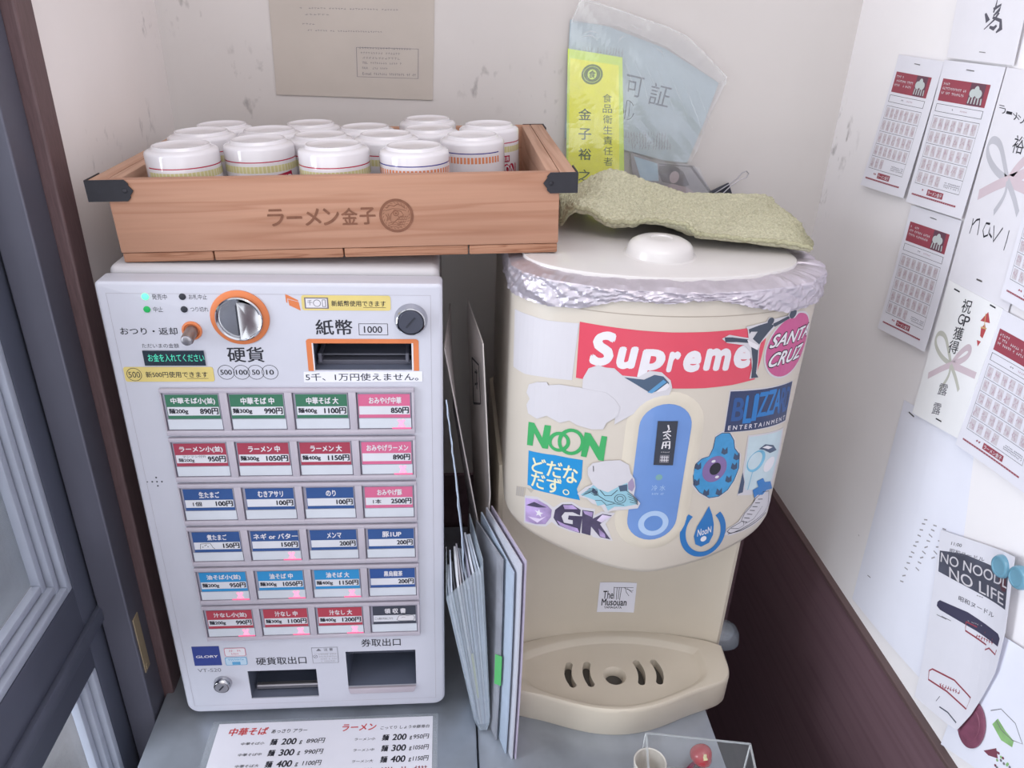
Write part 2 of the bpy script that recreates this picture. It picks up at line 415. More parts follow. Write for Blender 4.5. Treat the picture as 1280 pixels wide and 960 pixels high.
# sliding glass door in the track behind the jamb
XD = -0.075
cI = on(92, 735, 0, XD); cL = on(120, 835, 0, XD)
door = empty('door_1', (XD, yE, ZF)); door['kind'] = 'structure'
yS0 = cI.y; slate = mat('door_slate_metal', (92, 96, 112), 0.42, metal=.3, var=.06, scale=6)
def dpart(nm, bm, m): 
    o = put(nm, bm, m, None, 30); o.parent = door; o.matrix_parent_inverse = Matrix.Translation(-Vector(door.location)); return o
bm = bmesh.new(); box(bm, XD - .03, XD, yS0, yE + .02, ZF + .02, ZT - .1, .004); dpart('stile', bm, slate)
bm = bmesh.new(); box(bm, XD - .03, XD, yS0 - .8, yS0 + .002, cL.z, cI.z, .004); box(bm, XD - .002, XD + .006, yS0 - .8, yS0 + .06, (cL.z + cI.z) / 2 - .016, (cL.z + cI.z) / 2 + .004, .003); dpart('middle_rail', bm, slate)
bm = bmesh.new(); box(bm, XD - .03, XD, yS0 - .8, yS0 + .002, ZF + .02, ZF + .14, .004); dpart('bottom_rail', bm, slate)
bm = bmesh.new(); box(bm, XD - .03, XD, yS0 - .88, yS0 - .8, ZF + .02, ZT - .1, .004); dpart('stile', bm, slate)
bead = mat('glazing_bead', (176, 182, 198), 0.4, var=.05)
def beads(z0, z1):
    bm = bmesh.new()
    for k, (off, dep) in enumerate(((0, .004), (.010, .010), (.02, .016))):
        box(bm, XD - dep - .006, XD - dep + .003, yS0 - off - .0085, yS0 - off, z0, z1, .001)
        box(bm, XD - dep - .006, XD - dep + .003, yS0 - .8, yS0 - off - .0086, z0 + off, z0 + off + .0083, .001)
    dpart('glazing_bead', bm, bead)
    bm = bmesh.new(); box(bm, XD - .026, XD - .022, yS0 - .8, yS0, z0, z1); dpart('glass', bm, film('door_glass', (220, 228, 235), .10, .03, .06))
beads(cI.z, ZT - .1); beads(ZF + .14, cL.z)
bm = bmesh.new(); box(bm, XD - .035, XJ - .004, -1.6, yE + .03, ZF, ZF + .02, .002); dpart('floor_track', bm, metal_grey)
# a pale wall across the street and a parked board make what is seen through the glass
bm = bmesh.new(); box(bm, -5.2, -5.0, -6, 6, ZF - .05, 3.0); struct('wall_outside', bm, mat('outside_plaster', (206, 208, 214), 0.9, var=.1, scale=1.5))
q = [on(-4, 600, 0, -.14), on(26, 690, 0, -.14), on(30, 655, 0, -.14), on(8, 650, 0, -.14)]
bm = bmesh.new(); slab(bm, lambda u, v: Vector((-.14 - .006 * math.sin(v * 5), on(28, 690, 0, -.14).y - .17 * (1 - u) + .02 * v, on(28, 720, 0, -.14).z - .02 + .42 * v - .1 * u * v)), 8, 12, .001)
nt_ = put('notice_sheet', bm, mat('notice_paper', (206, 214, 228), .8)); tag(nt_, 'pale sheet of paper on an easel outside the door glass', 'paper')
bm = bmesh.new(); yq = on(28, 690, 0, -.14).y - .08
for dx in (-.008, -.12): tube(bm, [(-.15 + dx, yq, on(28, 720, 0, -.14).z + .3), (-.15 + dx * 3, yq, ZF - .02)], .008)
put('easel_leg', bm, mat('easel_metal', (90, 90, 96), .5), nt_)
# ------------------------------------------------------------------ stainless worktops
steel = mat('stainless_steel', (180, 187, 198), 0.33, metal=.6, var=.24, scale=11, bump=.05)
steel2 = mat('cabinet_steel', (110, 110, 114), 0.4, metal=.6, var=.08, scale=10)
SE = 0.3382
for x0, x1, nm, lb in ((XJ + .002, SE - .0008, 'worktop', 'stainless steel worktop under the white ticket machine'), (SE + .0008, .622, 'worktop', 'stainless steel worktop under the cream water dispenser')):
    t = empty(nm, ((x0 + x1) / 2, .02, ZF), lb, 'worktop', None)
    bm = bmesh.new(); box(bm, x0, x1, -.27, DB - .012, ZC - .04, ZC, .0025); o = put('top', bm, steel, None, 30); o.parent = t; o.matrix_parent_inverse = Matrix.Translation(-t.location)
    bm = bmesh.new(); box(bm, x0 + .004, x1 - .004, -.24, DB - .014, ZF + .002, ZC - .04, .002); o = put('cabinet', bm, steel2, None, 30); o.parent = t; o.matrix_parent_inverse = Matrix.Translation(-t.location)

# ================================================================== ticket machine
TM = empty('ticket_machine', (0, 0, 0), 'white meal ticket vending machine with rows of coloured price buttons', 'ticket machine')
pearl = mat('machine_pearl_white', (208, 208, 220), 0.38, var=.012, coat=.15)
side_w = mat('machine_cabinet_white', (206, 202, 206), 0.45, var=.012)
black_pl = mat('black_plastic', (46, 48, 58), 0.5)
orange = mat('orange_plastic', (222, 128, 78), 0.45)
chrome = mat('chrome', (205, 205, 210), 0.12, metal=1.0, var=.02)
dull_cr = mat('dull_chrome', (180, 176, 182), 0.3, metal=.85)
lilac = mat('button_rim_plastic', (190, 182, 194), 0.3, coat=.3)
def FN(u, v, h): return Vector((u, -h, v))                        # artwork on the front face
W_, H_ = .300, .535
bm = bmesh.new(); box(bm, 0, W_, 0, .022, 0.001, H_)
ve = [e for e in bm.edges if abs(e.verts[0].co.y - e.verts[1].co.y) > .01]
bot = [e for e in ve if e.verts[0].co.z < .1]; top = [e for e in ve if e.verts[0].co.z > .1]
bmesh.ops.bevel(bm, geom=bot, offset=.014, segments=6, affect='EDGES', profile=0.5); 
bmesh.ops.bevel(bm, geom=[e for e in bm.edges if abs(e.verts[0].co.y - e.verts[1].co.y) > .01 and e.verts[0].co.z > .4], offset=.004, segments=3, affect='EDGES', profile=0.5)
bmesh.ops.bevel(bm, geom=[e for e in bm.edges if e.verts[0].co.y < .001 and e.verts[1].co.y < .001], offset=.0032, segments=3, affect='EDGES', profile=0.5)
fp = put('front_panel', bm, pearl, TM, 35)
OPEN = {'bill': (.181, .2713, .4495, .4772), 'coin': (.0748, .1523, .0212, .0659), 'ticket': (.1872, .2666, .0350, .0914)}
cut(fp, [(a, b, -.02, .06, c, d) for a, b, c, d in OPEN.values()])
bm = bmesh.new(); box(bm, .003, W_ - .003, .0245, .262, 0.004, H_ + .0062, .007, 4)
cb = put('cabinet', bm, side_w, TM, 35); cut(cb, [(a - .001, b + .001, -.02, .075, c - .001, d + .001) for a, b, c, d in OPEN.values()])
bm = bmesh.new(); box(bm, .010, W_ - .010, .0205, .026, .012, H_ - .002); sl_ = put('door_seal', bm, black_pl, TM); cut(sl_, [(a - .002, b + .002, -.02, .06, c - .002, d + .002) for a, b, c, d in OPEN.values()])
for fx, fy in ((.03, .03), (.27, .03), (.03, .235), (.27, .235)):
    bm = bmesh.new(); lathe(bm, [(.013, ZC), (.013, ZC + .006), (.010, .004)], 20, c=(fx, fy, 0)); put('foot', bm, black_pl, TM, 40)
def recess(nm, key, depth, m):
    a, b, c, d = OPEN[key]; a, b, c, d = a + .0004, b - .0004, c + .0004, d - .0004; bm = bmesh.new(); y = depth; f0 = .0012
    V = {}
    for nmv, p in {'a': (a, f0, c), 'b': (b, f0, c), 'c': (b, f0, d), 'd': (a, f0, d), 'e': (a, y, c), 'f': (b, y, c), 'g': (b, y, d), 'h': (a, y, d)}.items(): V[nmv] = bm.verts.new(p)
    for q in ('abfe', 'bcgf', 'cdhg', 'daeh', 'efgh'): bm.faces.new([V[x] for x in q])
    return put(nm, bm, m, TM)
dark_in = mat('recess_dark', (104, 110, 128), 0.35)
rb = recess('bill_slot', 'bill', .05, dark_in); rb['label'] = 'dark banknote slot with orange surround'
s = Sheet(); s.poly(s.rrect(.1755, .449, .2778, .4815, .004), orange, 0)
b_ = bmesh.new(); 
s = Sheet()
for q in ((.1755, .4490, .1805, .4775), (.2728, .4490, .2778, .4775)): s.rect(*q, orange, 3)
s.poly([(.1755, .4772), (.2778, .4772), (.2778, .4795), (.2768, .4809), (.2750, .4816), (.1783, .4816), (.1765, .4809), (.1755, .4795)], orange, 3)
for q in ((.1805, .4490, .1818, .4775), (.2712, .4490, .2728, .4775)): s.rect(*q, white_ink, 4)
s.build('slot_surround', FN, rb)
bm = bmesh.new(); box(bm, .182, .2705, .012, .05, .4496, .4545, .001); box(bm, .184, .1875, .006, .05, .4545, .464, .001); box(bm, .265, .2685, .006, .05, .4545, .464, .001); box(bm, .1815, .271, .018, .05, .4565, .4585, .0005)
put('slot_guide', bm, mat('smoked_plastic', (96, 96, 108), .25), rb)
rc = recess('coin_tray', 'coin', .055, dark_in); rc['label'] = 'dark recessed coin return tray'
bm = bmesh.new(); box(bm, .0785, .1515, .010, .016, .0245, .0315, .0015); put('tray_lip', bm, dull_cr, rc)
bm = bmesh.new(); box(bm, .076, .1512, .02, .03, .055, .0655, .001); put('flap', bm, black_pl, rc)
rt = recess('ticket_tray', 'ticket', .06, dark_in); rt['label'] = 'dark recessed ticket outlet'
bm = bmesh.new(); prism(bm, [(.1876, .0355), (.2662, .0355), (.2643, .0285), (.2625, .0272), (.1905, .0272), (.1888, .0285)], 0, .004, fn=lambda x, y, z: Vector((x, -z, y)), bev=.0008)
put('tray_lip', bm, mat('tray_lip_plastic', (186, 176, 186), .3, coat=.3), rt, 30)
bm = bmesh.new(); box(bm, .1885, .2655, .012, .014, .076, .0905); put('flap', bm, mat('smoked_flap', (62, 66, 80), .2), rt)
# --- relief line of the pressed panel
s = Sheet(); s.frame(.0085, .0125, .2895, .5245, .0004, mat('panel_crease', (186, 182, 192), .4), 1); s.build('panel_crease', FN, TM)
# --- indicator lamps
for (x, z), nm, m in (((.0412, .5214), 'lit green lamp', glow('lamp_green_lit', (90, 255, 160), 1.2)), ((.0407, .5095), 'dim green lamp', glow('lamp_green_dim', (20, 160, 80), .25)), ((.0728, .5216), None, black_pl), ((.0725, .5097), None, black_pl)):
    bm = bmesh.new(); lathe(bm, [(.0030, 0), (.0029, .0008), (.002, .0013)], 24, c=(x, 0, z), axis='Y'); o = put('indicator_lamp', bm, m, TM, 50)
    if nm: o['label'] = nm
# --- coin slot
cs = bmesh.new(); lathe(cs, [(.0258, 0), (.0258, .0012), (.0245, .002), (.0205, .0022)], 64, c=(.1198, 0, .5022), axis='Y')
co = put('coin_slot', cs, orange, TM, 30)
bm = bmesh.new(); lathe(bm, [(.0205, .001), (.0207, .005), (.0196, .0062), (.0182, .0056), (.0178, .0030)], 64, c=(.1198, 0, .5022), axis='Y'); put('bezel', bm, chrome, co, 40)
bm = bmesh.new()                                                   # turned half-moon faces meeting at the slot
def half(sx):
    n = 24; pts = [(0, -.0172)] + [(sx * .0176 * math.sin(math.pi * k / n), -.0176 * math.cos(math.pi * k / n)) for k in range(1, n)] + [(0, .0172)]
    vs_ = [bm.verts.new((.1198 + x + sx * .0007, -(.0028 + .0062 * (1 - (abs(x) / .0176) ** 1.3)) if sx > 0 else -(.0022 + .001 * abs(x) / .0176), .5022 + z)) for x, z in pts]
    c = bm.verts.new((.1198 + sx * .008, -.0052 if sx > 0 else -.0012, .5022))
    for i in range(len(vs_)): bm.faces.new((vs_[i], vs_[(i + 1) % len(vs_)], c))
half(1); half(-1); put('slot_cup', bm, chrome, co, 60)
bm = bmesh.new(); box(bm, .1190, .1206, -.0093, -.001, .489, .517, .0003); put('slot_edge', bm, black_pl, co)
# --- return lever
bm = bmesh.new(); lathe(bm, [(.0088, 0), (.0088, .0012), (.0070, .0018), (.0062, .0008)], 40, c=(.0763, 0, .4895), axis='Y'); lv = put('return_lever', bm, orange, TM, 40)
bm = bmesh.new(); M = Matrix.Translation((.0763, 0, .4895)) @ Matrix.Rotation(math.radians(8), 4, 'X')
lathe(bm, [(.0055, 0), (.0055, .016), (.0050, .0168)], 32, axis='Y', fn=lambda p: M @ p); put('lever_pin', bm, mat('lever_bronze', (150, 128, 120), .35, metal=.6), lv, 40)
bm = bmesh.new(); lathe(bm, [(.0048, .0166), (.0048, .0182), (.0042, .0186)], 32, axis='Y', fn=lambda p: M @ p); put('lever_cap', bm, dull_cr, lv, 40)
# --- locks
def lock(x, z, r, face, nm):
    bm = bmesh.new(); lathe(bm, [(r, 0), (r * .99, .002), (r * .86, .0075), (r * .80, .008), (r * .76, .006)], 48, c=(x, 0, z), axis='Y'); l = put('lock', bm, chrome, TM, 40); l['label'] = nm
    bm = bmesh.new(); lathe(bm, [(r * .76, .004), (r * .76, .0075), (r * .70, .0085)], 40, c=(x, 0, z), axis='Y'); put('lock_core', bm, face, l, 40)
    bm = bmesh.new(); Rk = Matrix.Translation((x, 0, z)) @ Matrix.Rotation(math.radians(40), 4, 'Y'); box(bm, -.0008, .0008, -.0089, -.008, -r * .4, r * .4, rot=Rk); put('keyhole', bm, black_pl, l)
lock(.2714, .5012, .0152, mat('lock_dark', (72, 74, 88), .3, metal=.4), 'round chrome lock with dark core')
lock(.0458, .0495, .0102, dull_cr, 'small chrome lock near the bottom')
# --- writing on the front
def LT(sh): return sh.build('lettering', FN, TM)
def T(t, x0, z0, x1, z1, b=.0, m=None): LT(Sheet().text(t, x0, z0, x1, z1, m or ink, 1, b))
T('発売中', .0468, .5186, .0594, .5238); T('中止', .0460, .5069, .0541, .5120); T('お札中止', .0781, .5190, .0936, .5238); T('つり切れ', .0778, .5074, .0932, .5120)
T('おつり・返却', .0139, .4850, .0634, .4922, .02); T('ただいまの金額', .0302, .4722, .0624, .4766); T('硬貨', .1038, .4578, .1368, .4734, .025); T('紙幣', .1852, .4853, .2184, .5006, .025)
for i, (t, x) in enumerate((('500', .1005), ('100', .1145), ('50', .1274), ('10', .1402))):
    wv = .0052 if len(t) == 3 else .0036; sh = Sheet(); sh.ring(x, .4476, .0070, .0075, ink, 1); sh.text(t, x - wv, .4450, x + wv, .4502, ink, 1, .03); sh.build('coin_mark', FN, TM)
sh = Sheet(); sh.frame(.2238, .4853, .2502, .4968, .0005, ink, 1); sh.text('1000', .2285, .4876, .2450, .4942, ink, 1, .02); sh.build('note_mark', FN, TM)
T('硬貨取出口', .0861, .0748, .1425, .0868, .02); T('券取出口', .2055, .0984, .2502, .1103, .02); 
T('VT-S20', .0203, .0668, .0460, .0722, .0, soft_ink)
s = Sheet()
s.poly([(.1612, .5250), (.1720, .5190), (.1722, .5176), (.1628, .5205), (.1625, .5160), (.1615, .5170)], orange, 1); s.poly([(.1632, .5198), (.1724, .5172), (.1736, .5090), (.1640, .5140)], orange, 1)
s.build('orange_arrow', FN, TM); s = Sheet()
for dx, dz in ((0, 0), (-.0045, 0), (.0047, 0), (0, .0049), (0, -.0049), (-.0092, 0)): s.disc(.0187 + dx, .3276 + dz, .0009 if dx > -.009 else .0007, ink, 1, n=12)
s.build('speaker_holes', FN, TM)
s = Sheet(); navy_lcd = mat('display_glass', (34, 48, 62), .15, coat=.5); lcd = glow('display_green', (70, 190, 160), .55)
s.back([(.0298, .4549), (.0836, .4549), (.0836, .4697), (.0298, .4697)], navy_lcd); s.text('お金を入れてください', .0338, .4590, .0832, .4668, lcd, 1, .01)
o = s.build('display', FN, TM, thick=.001); o.location.y = -.0011; o['label'] = 'dark display with green writing'
yel = mat('yellow_sticker', (226, 205, 128), .5)
def sticker(nm, lab, pts, m, fn=None, th=.0003):
    q = Sheet(); q.back(pts, m)
    return q, (lambda par=TM: (lambda ob: (ob.__setitem__('label', lab), ob)[1])(q.build(nm, fn or (lambda u, v, h: Vector((u, -h - .0004, v))), par, thick=th)))
q, done = sticker('yellow_sticker', 'yellow note with the 500 yen coin', Sheet().rrect(.0097, .4382, .0893, .4532, .0022), yel)
q.ring(.0185, .4456, .0062, .0067, ink, 1); q.text('500', .0134, .4425, .0236, .4485, ink, 1, .0); q.text('新500円使用できます', .0285, .4425, .0838, .4486, ink, 1, .02); q.line([(.0645, .4415), (.0840, .4415)], .0004, ink); done()
q, done = sticker('yellow_sticker', 'yellow note with the banknote', Sheet().rrect(.1750, .5095, .2535, .5238, .0022), yel)
q.rect(.1775, .5112, .1985, .5218, mat('note_grey', (120, 112, 122), .6), 1); q.rect(.1787, .5122, .1973, .5208, white_ink, 2); q.disc(.1885, .5165, .0034, soft_ink, 3); q.disc(.1885, .5165, .0028, white_ink, 4); q.text('千', .1800, .5145, .1845, .5195, soft_ink, 3, .02); q.rect(.193, .513, .1962, .520, soft_ink, 3); q.rect(.1936, .5136, .1956, .5194, white_ink, 4)
q.text('新紙幣使用できます', .2010, .5135, .2492, .5190, ink, 1, .02); q.line([(.2290, .5126), (.2492, .5126)], .0004, ink); done()
q, done = sticker('paper_strip', 'white strip of printed tape', [(.1703, .4372), (.2806, .4376), (.2806, .4484), (.1709, .4482)], paper)
q.text('5千、1万円使えません。', .1722, .4388, .2768, .4466, ink, 1, .01); done()
navy = mat('nameplate_blue', (46, 62, 138), .35)
q, done = sticker('nameplate', 'blue square maker plate', [(.0182, .0773), (.0482, .0771), (.0483, .1063), (.0186, .1065)], navy)
q.text('GLORY', .0215, .0892, .0455, .0930, white_ink, 1, .03); done()
pk = mat('pink_print', (212, 120, 142), .6); bl = mat('blue_print', (90, 160, 205), .6); pale_bl = mat('pale_blue_print', (190, 214, 232), .6)
q, done = sticker('small_notice', 'small pink and blue notice', Sheet().rrect(.0520, .0763, .0769, .1034, .002), pearl)
q.poly(q.rrect(.0532, .0905, .0767, .1032, .0022), pk, 1); q.poly(q.rrect(.0539, .0912, .0760, .1025, .0018), white_ink, 2); q.scrawl(.0585, .0975, .0715, .1005, 6, pk, 3); q.scrawl(.0605, .0930, .0690, .0958, 4, pk, 3)
q.poly(q.rrect(.0525, .0765, .0767, .0890, .0022), bl, 1); q.poly(q.rrect(.0532, .0772, .0760, .0883, .0018), pale_bl, 2); q.scrawl(.0560, .0840, .0735, .0868, 8, bl, 3); q.rect(.0600, .0775, .0690, .0820, bl, 3); done()
q, done = sticker('caution_label', 'small grey caution label', [(.1493, .0751), (.1788, .0752), (.1792, .1000), (.1496, .0997)], pearl)
q.frame(.1496, .0755, .1786, .0996, .0004, soft_ink, 1); q.poly([(.1545, .0945), (.1575, .0985), (.1605, .0945)], soft_ink, 1); q.text('注 意', .1630, .0942, .1735, .0986, soft_ink, 1, .03)
q.ring(.1532, .0860, .0020, .0025, soft_ink, 1); q.line([(.1518, .0846), (.1546, .0874)], .0005, soft_ink)
for k in range(4): q.scrawl(.1568, .0772 + k * .0036, .1770, .0795 + k * .0036, 11, pale_ink, 1)
q.line([(.152, .0905), (.177, .0905)], .0003, pale_ink); done()
# --- the rows of buttons
CL = {'g': mat('card_green', (60, 118, 92), .5), 'p': mat('card_pink', (216, 106, 146), .5), 'r': mat('card_crimson', (168, 62, 84), .5), 'b': mat('card_blue', (48, 84, 144), .5), 'l': mat('card_sky_blue', (44, 144, 204), .5), 'd': mat('card_navy', (44, 82, 150), .5), 'k': mat('card_charcoal', (58, 62, 76), .5), 'R': mat('card_red', (182, 62, 80), .5)}
ROWS = [[('中華そば小(並)', '麺200g', '890円', 'g', 0), ('中華そば 中', '麺300g', '990円', 'g', 0), ('中華そば 大', '麺400g', '1100円', 'g', 0), ('おみやげ中華', '', '850円', 'p', 1)],
        [('ラーメン小(並)', '麺200g', '950円', 'r', 0), ('ラーメン 中', '麺300g', '1050円', 'r', 0), ('ラーメン 大', '麺400g', '1150円', 'r', 0), ('おみやげラーメン', '', '890円', 'p', 1)],
        [('生たまご', '1個', '100円', 'b', 0), ('むきアサリ', '', '100円', 'b', 0), ('のり', '', '100円', 'b', 0), ('おみやげ豚', '1本', '2500円', 'p', 0)],
        [('煮たまご', '', '150円', 'b', 0), ('ネギ or バター', '', '150円', 'b', 1), ('メンマ', '', '200円', 'b', 0), ('豚1UP', '', '200円', 'b', 0)],
        [('油そば小(並)', '麺200g', '950円', 'l', 1), ('油そば 中', '麺300g', '1050円', 'l', 1), ('油そば 大', '麺400g', '1150円', 'l', 1), ('黒烏龍茶', '', '200円', 'd', 0)],
        [('汁なし小(並)', '麺200g', '990円', 'R', 1), ('汁なし 中', '麺300g', '1100円', 'R', 1), ('汁なし 大', '麺400g', '1200円', 'R', 1), ('領 収 書', '', '', 'k', 0)]]
CN = {'g': 'green', 'p': 'pink', 'r': 'crimson', 'b': 'blue', 'l': 'sky blue', 'd': 'navy', 'k': 'charcoal', 'R': 'red'}
card_w = mat('card_white', (222, 222, 230), .5); lamp_w = mat('lamp_strip_white', (214, 218, 228), .35, coat=.3)
red_x = glow('sold_out_lamp', (255, 140, 170), .9); red_g = glow('sold_out_glow', (255, 90, 140), .55)
win_dk = mat('button_window', (160, 156, 172), .25, coat=.4); edge_dk = mat('button_edge_shade', (96, 92, 108), .4)
for j, row in enumerate(ROWS):
    zt = .4275 - j * .0530
    bm = bmesh.new(); x0, x1 = .0383, .2728; za, zb = zt + .0045, zt - .0455
    box(bm, x0, x1, -.0042, .0, zt + .0002, za, .0008); box(bm, x0, x1, -.0042, .0, zb, zt - .0402, .0008)
    xs = [x0, .0398]
    for i in range(4):
        bx = .0399 + i * .0594
        xs = (x0 if i == 0 else bx - .0594 + .0520, bx - .0002)
        box(bm, xs[0], xs[1], -.0040, .0, zb + .0008, za - .0008, .0006)
    box(bm, .0399 + 3 * .0594 + .0520, x1, -.0040, .0, zb + .0008, za - .0008, .0006)
    put('button_row_rim', bm, lilac, TM, 30)
    for i, (a, b, c, k, sold) in enumerate(row):
        bx = .0400 + i * .0594; bz = zt - .0400; bw, bh = .0518, .0400
        bm = bmesh.new(); box(bm, bx, bx + bw, -.0022, 0, bz, bz + bh, .0007); bo = put('button', bm, win_dk, TM, 30); bo['label'] = 'clear button over a %s card%s' % (CN[k], ', sold-out lamp lit' if sold else '')
        s = Sheet(); L = lambda f: bx + f * bw; Z = lambda f: bz + f * bh; cm = CL[k]
        jx = random.Random(j * 9 + i).uniform(-.01, .02) + (.05 if j > 1 else .03)
        U = lambda f: L(jx + f * (.97 - jx))
        s.back([(U(0), Z(.31)), (U(1), Z(.31)), (U(1), Z(.95)), (U(0), Z(.95))], cm)
        n = len(a); hw = min(.94, .105 * n) if k != 'k' else .5
        s.text(a, U(.52 - hw / 2), Z(.69), U(.52 + hw / 2), Z(.88), white_ink, 2, .055)
        s.rect(U(.01), Z(.40), U(.99), Z(.63), card_w, 1)
        if b:
            if (j, i) == (1, 0): s.text('マシマシ付外', U(.14), Z(.55), U(.60), Z(.62), ink, 2, .0); s.text(b, U(.05), Z(.415), U(.36), Z(.54), ink, 2, .03)
            elif b[0] == '1': s.text(b, U(.16), Z(.44), U(.34), Z(.58), ink, 2, .03)
            else: s.text(b, U(.03), Z(.43), U(.40), Z(.595), ink, 2, .06)
        if c: wd = .083 * (len(c) + .25); s.text(c, U(.975 - wd), Z(.425), U(.975), Z(.605), ink, 2, .07)
        if k == 'k':
            s.text('ご入用の方はこちら', U(.04), Z(.47), U(.46), Z(.56), ink, 2, .01)
            s.poly([(U(.55), Z(.46)), (U(.60), Z(.60)), (U(.72), Z(.63)), (U(.80), Z(.60)), (U(.93), Z(.63)), (U(.97), Z(.54)), (U(.94), Z(.42)), (U(.62), Z(.42))], white_ink, 3)
            s.line([(U(.55), Z(.46)), (U(.60), Z(.60)), (U(.72), Z(.63)), (U(.80), Z(.60)), (U(.93), Z(.63)), (U(.97), Z(.54)), (U(.94), Z(.42)), (U(.62), Z(.42))], .0005, ink, 4, True); s.line([(U(.66), Z(.53)), (U(.70), Z(.56)), (U(.75), Z(.54))], .0004, ink, 4)
        if (j, i) == (3, 0):
            s.line([(U(.13), Z(.42)), (U(.15), Z(.58)), (U(.28), Z(.60)), (U(.36), Z(.60)), (U(.40), Z(.47)), (U(.44), Z(.42))], .0005, ink, 2)
            for px, pz in ((.19, .48), (.24, .53), (.30, .49), (.27, .55)): s.disc(U(px), Z(pz), .0006, ink, 2, n=8)
        s.build('label_card', lambda u, v, h: Vector((u, -h - .0026, v)), bo, thick=.0003)
        s = Sheet(); s.back([(L(.025), Z(.02)), (L(.985), Z(.02)), (L(.985), Z(.29)), (L(.025), Z(.29))], lamp_w)
        if sold:
            xc = .80
            s.rect(L(xc - .17), Z(.0), L(xc + .18), Z(.035), red_g, 1)
            s.line([(L(xc - .05), Z(.05)), (L(xc + .05), Z(.26))], .0026, red_x, 2); s.line([(L(xc + .05), Z(.05)), (L(xc - .05), Z(.26))], .0026, red_x, 3)
        s.build('lamp_strip', lambda u, v, h: Vector((u, -h - .0027, v)), bo, thick=.0004)
        s = Sheet(); s.frame(bx, bz, bx + bw, bz + bh, .0006, edge_dk, 0); s.build('window_edge_shade', lambda u, v, h: Vector((u, -.0024, v)), bo)  # dark outline painted as the shade along the button's edges
# ================================================================== wooden crate of cups
TILT = math.radians(2.1)
CR = empty('wooden_crate', (.0160, .0300, .5417), 'shallow wooden crate of cups with black corner brackets on the ticket machine', 'crate')
CR.rotation_euler = (0, -TILT, 0)
CM = Matrix.Translation(CR.location) @ Matrix.Rotation(-TILT, 4, 'Y')
oak = wood('crate_wood', (188, 142, 118), (174, 126, 102), 'X', .55); oakY = wood('crate_wood_side', (192, 152, 130), (174, 132, 110), 'Y', .55); endg = wood('crate_slat_wood', (178, 130, 104), (148, 100, 76), 'X', 2.2)
CW, CD, CH, TH = .3910, .277, .0732, .011
def cp(nm, boxes, m, lab=None, bev=.0012):
    bm = bmesh.new()
    for b in boxes: box(bm, *b, bev)
    o = put(nm, bm, m, CR, 30)
    if lab: o['label'] = lab
    return o
front = cp('front_board', [(0, CW, 0, TH, .009, CH)], oak, 'front board with burnt-in writing and fish emblem')
cp('back_board', [(0, CW, CD - TH, CD, .009, CH)], oak)
cp('side_board', [(0, TH, TH + .0003, CD - TH - .0003, .009, CH)], oakY); cp('side_board', [(CW - TH, CW, TH + .0003, CD - TH - .0003, .009, CH)], oakY)
sl = [0, .0795, .1950, .3085, CW]
for a, b in zip(sl, sl[1:]): cp('bottom_slat', [(a + .0006, b - .0006, .001, CD - .001, 0, .0088)], endg)
RW, RH = .0150, .0175
cp('side_rail', [(-RW, -.0003, 0, CD, CH - RH, CH)], oakY); cp('side_rail', [(CW + .0003, CW + RW, 0, CD, CH - RH, CH)], oakY)
iron = mat('black_iron', (48, 47, 54), 0.5, metal=.25, var=.12, scale=90)
for sx in (0, 1):
    for sy in (0, 1):
        bm = bmesh.new()
        X = lambda x: x if sx == 0 else CW - x
        Yf = lambda y: y if sy == 0 else CD - y
        ext = .0205 if sx == 0 else .0125
        o_ = [(-RW - .0012, CH + .0004), (ext - .004, CH + .0004), (ext - .001, CH - .003), (ext - .0012, CH - .0045), (ext + .0022, CH - .009), (ext - .0012, CH - .0135), (ext - .001, CH - .0150), (ext - .004, CH - RH - .0004), (-RW - .0012, CH - RH - .0004)]
        prism(bm, o_, 0, .0012, fn=lambda x, y, z: Vector((X(x), Yf(-z - .0001), y)))
        a, b = sorted((X(-RW - .0013), X(-RW - .0001))); c, d = sorted((Yf(-.0012), Yf(.030)))
        box(bm, a, b, c, d, CH - RH, CH + .0004)
        lathe(bm, [(.0022, 0), (.0018, .0007), (.0008, .001)], 14, c=(X(ext - .0045), Yf(-.0012), CH - .009), axis='Y', fn=lambda p: p)
        bmesh.ops.recalc_face_normals(bm, faces=bm.faces)
        put('corner_bracket', bm, iron, CR, 30)
burn = mat('burnt_wood', (128, 84, 64), 0.75, var=.15, scale=200)
s = Sheet(); FB = lambda u, v, h: Vector((u, -.00025 - h, v))
def pf(u, v):                                                     # crate-front coordinates of a photographed point
    p = CM.inverted() @ on(u, v, 1, CR.location.y); return p.x, p.z
xa, za = pf(335, 284); xb, zb = pf(470, 258)
for i, ch in enumerate('ラーメン金子'):
    w6 = (xb - xa) / 6; zc = za + (zb - za) * i / 60
    if ch == 'ー': s.text(ch, xa + w6 * (i + .08), (za + zb) / 2 - .0015, xa + w6 * (i + .92), (za + zb) / 2 + .0012, burn, 1, .03)
    else: s.text(ch, xa + w6 * (i + .05), za + .0005, xa + w6 * (i + .95), zb - .0005, burn, 1, .035)
ex, ez = pf(495.5, 269.5); er = (pf(517, 269)[0] - pf(474, 269)[0]) / 2
s.disc(ex, ez, er * .86, mat('scorched_wood', (164, 118, 94), .75, var=.1, scale=150), 0, n=40); s.ring(ex, ez, er * .84, er, burn, 1)
for k in range(24): a = 2 * math.pi * k / 24; s.line([(ex + er * .72 * math.cos(a), ez + er * .72 * math.sin(a)), (ex + er * .8 * math.cos(a + .15), ez + er * .8 * math.sin(a + .15))], .0005, burn)
E = lambda x, y: (ex + er * x, ez + er * y)
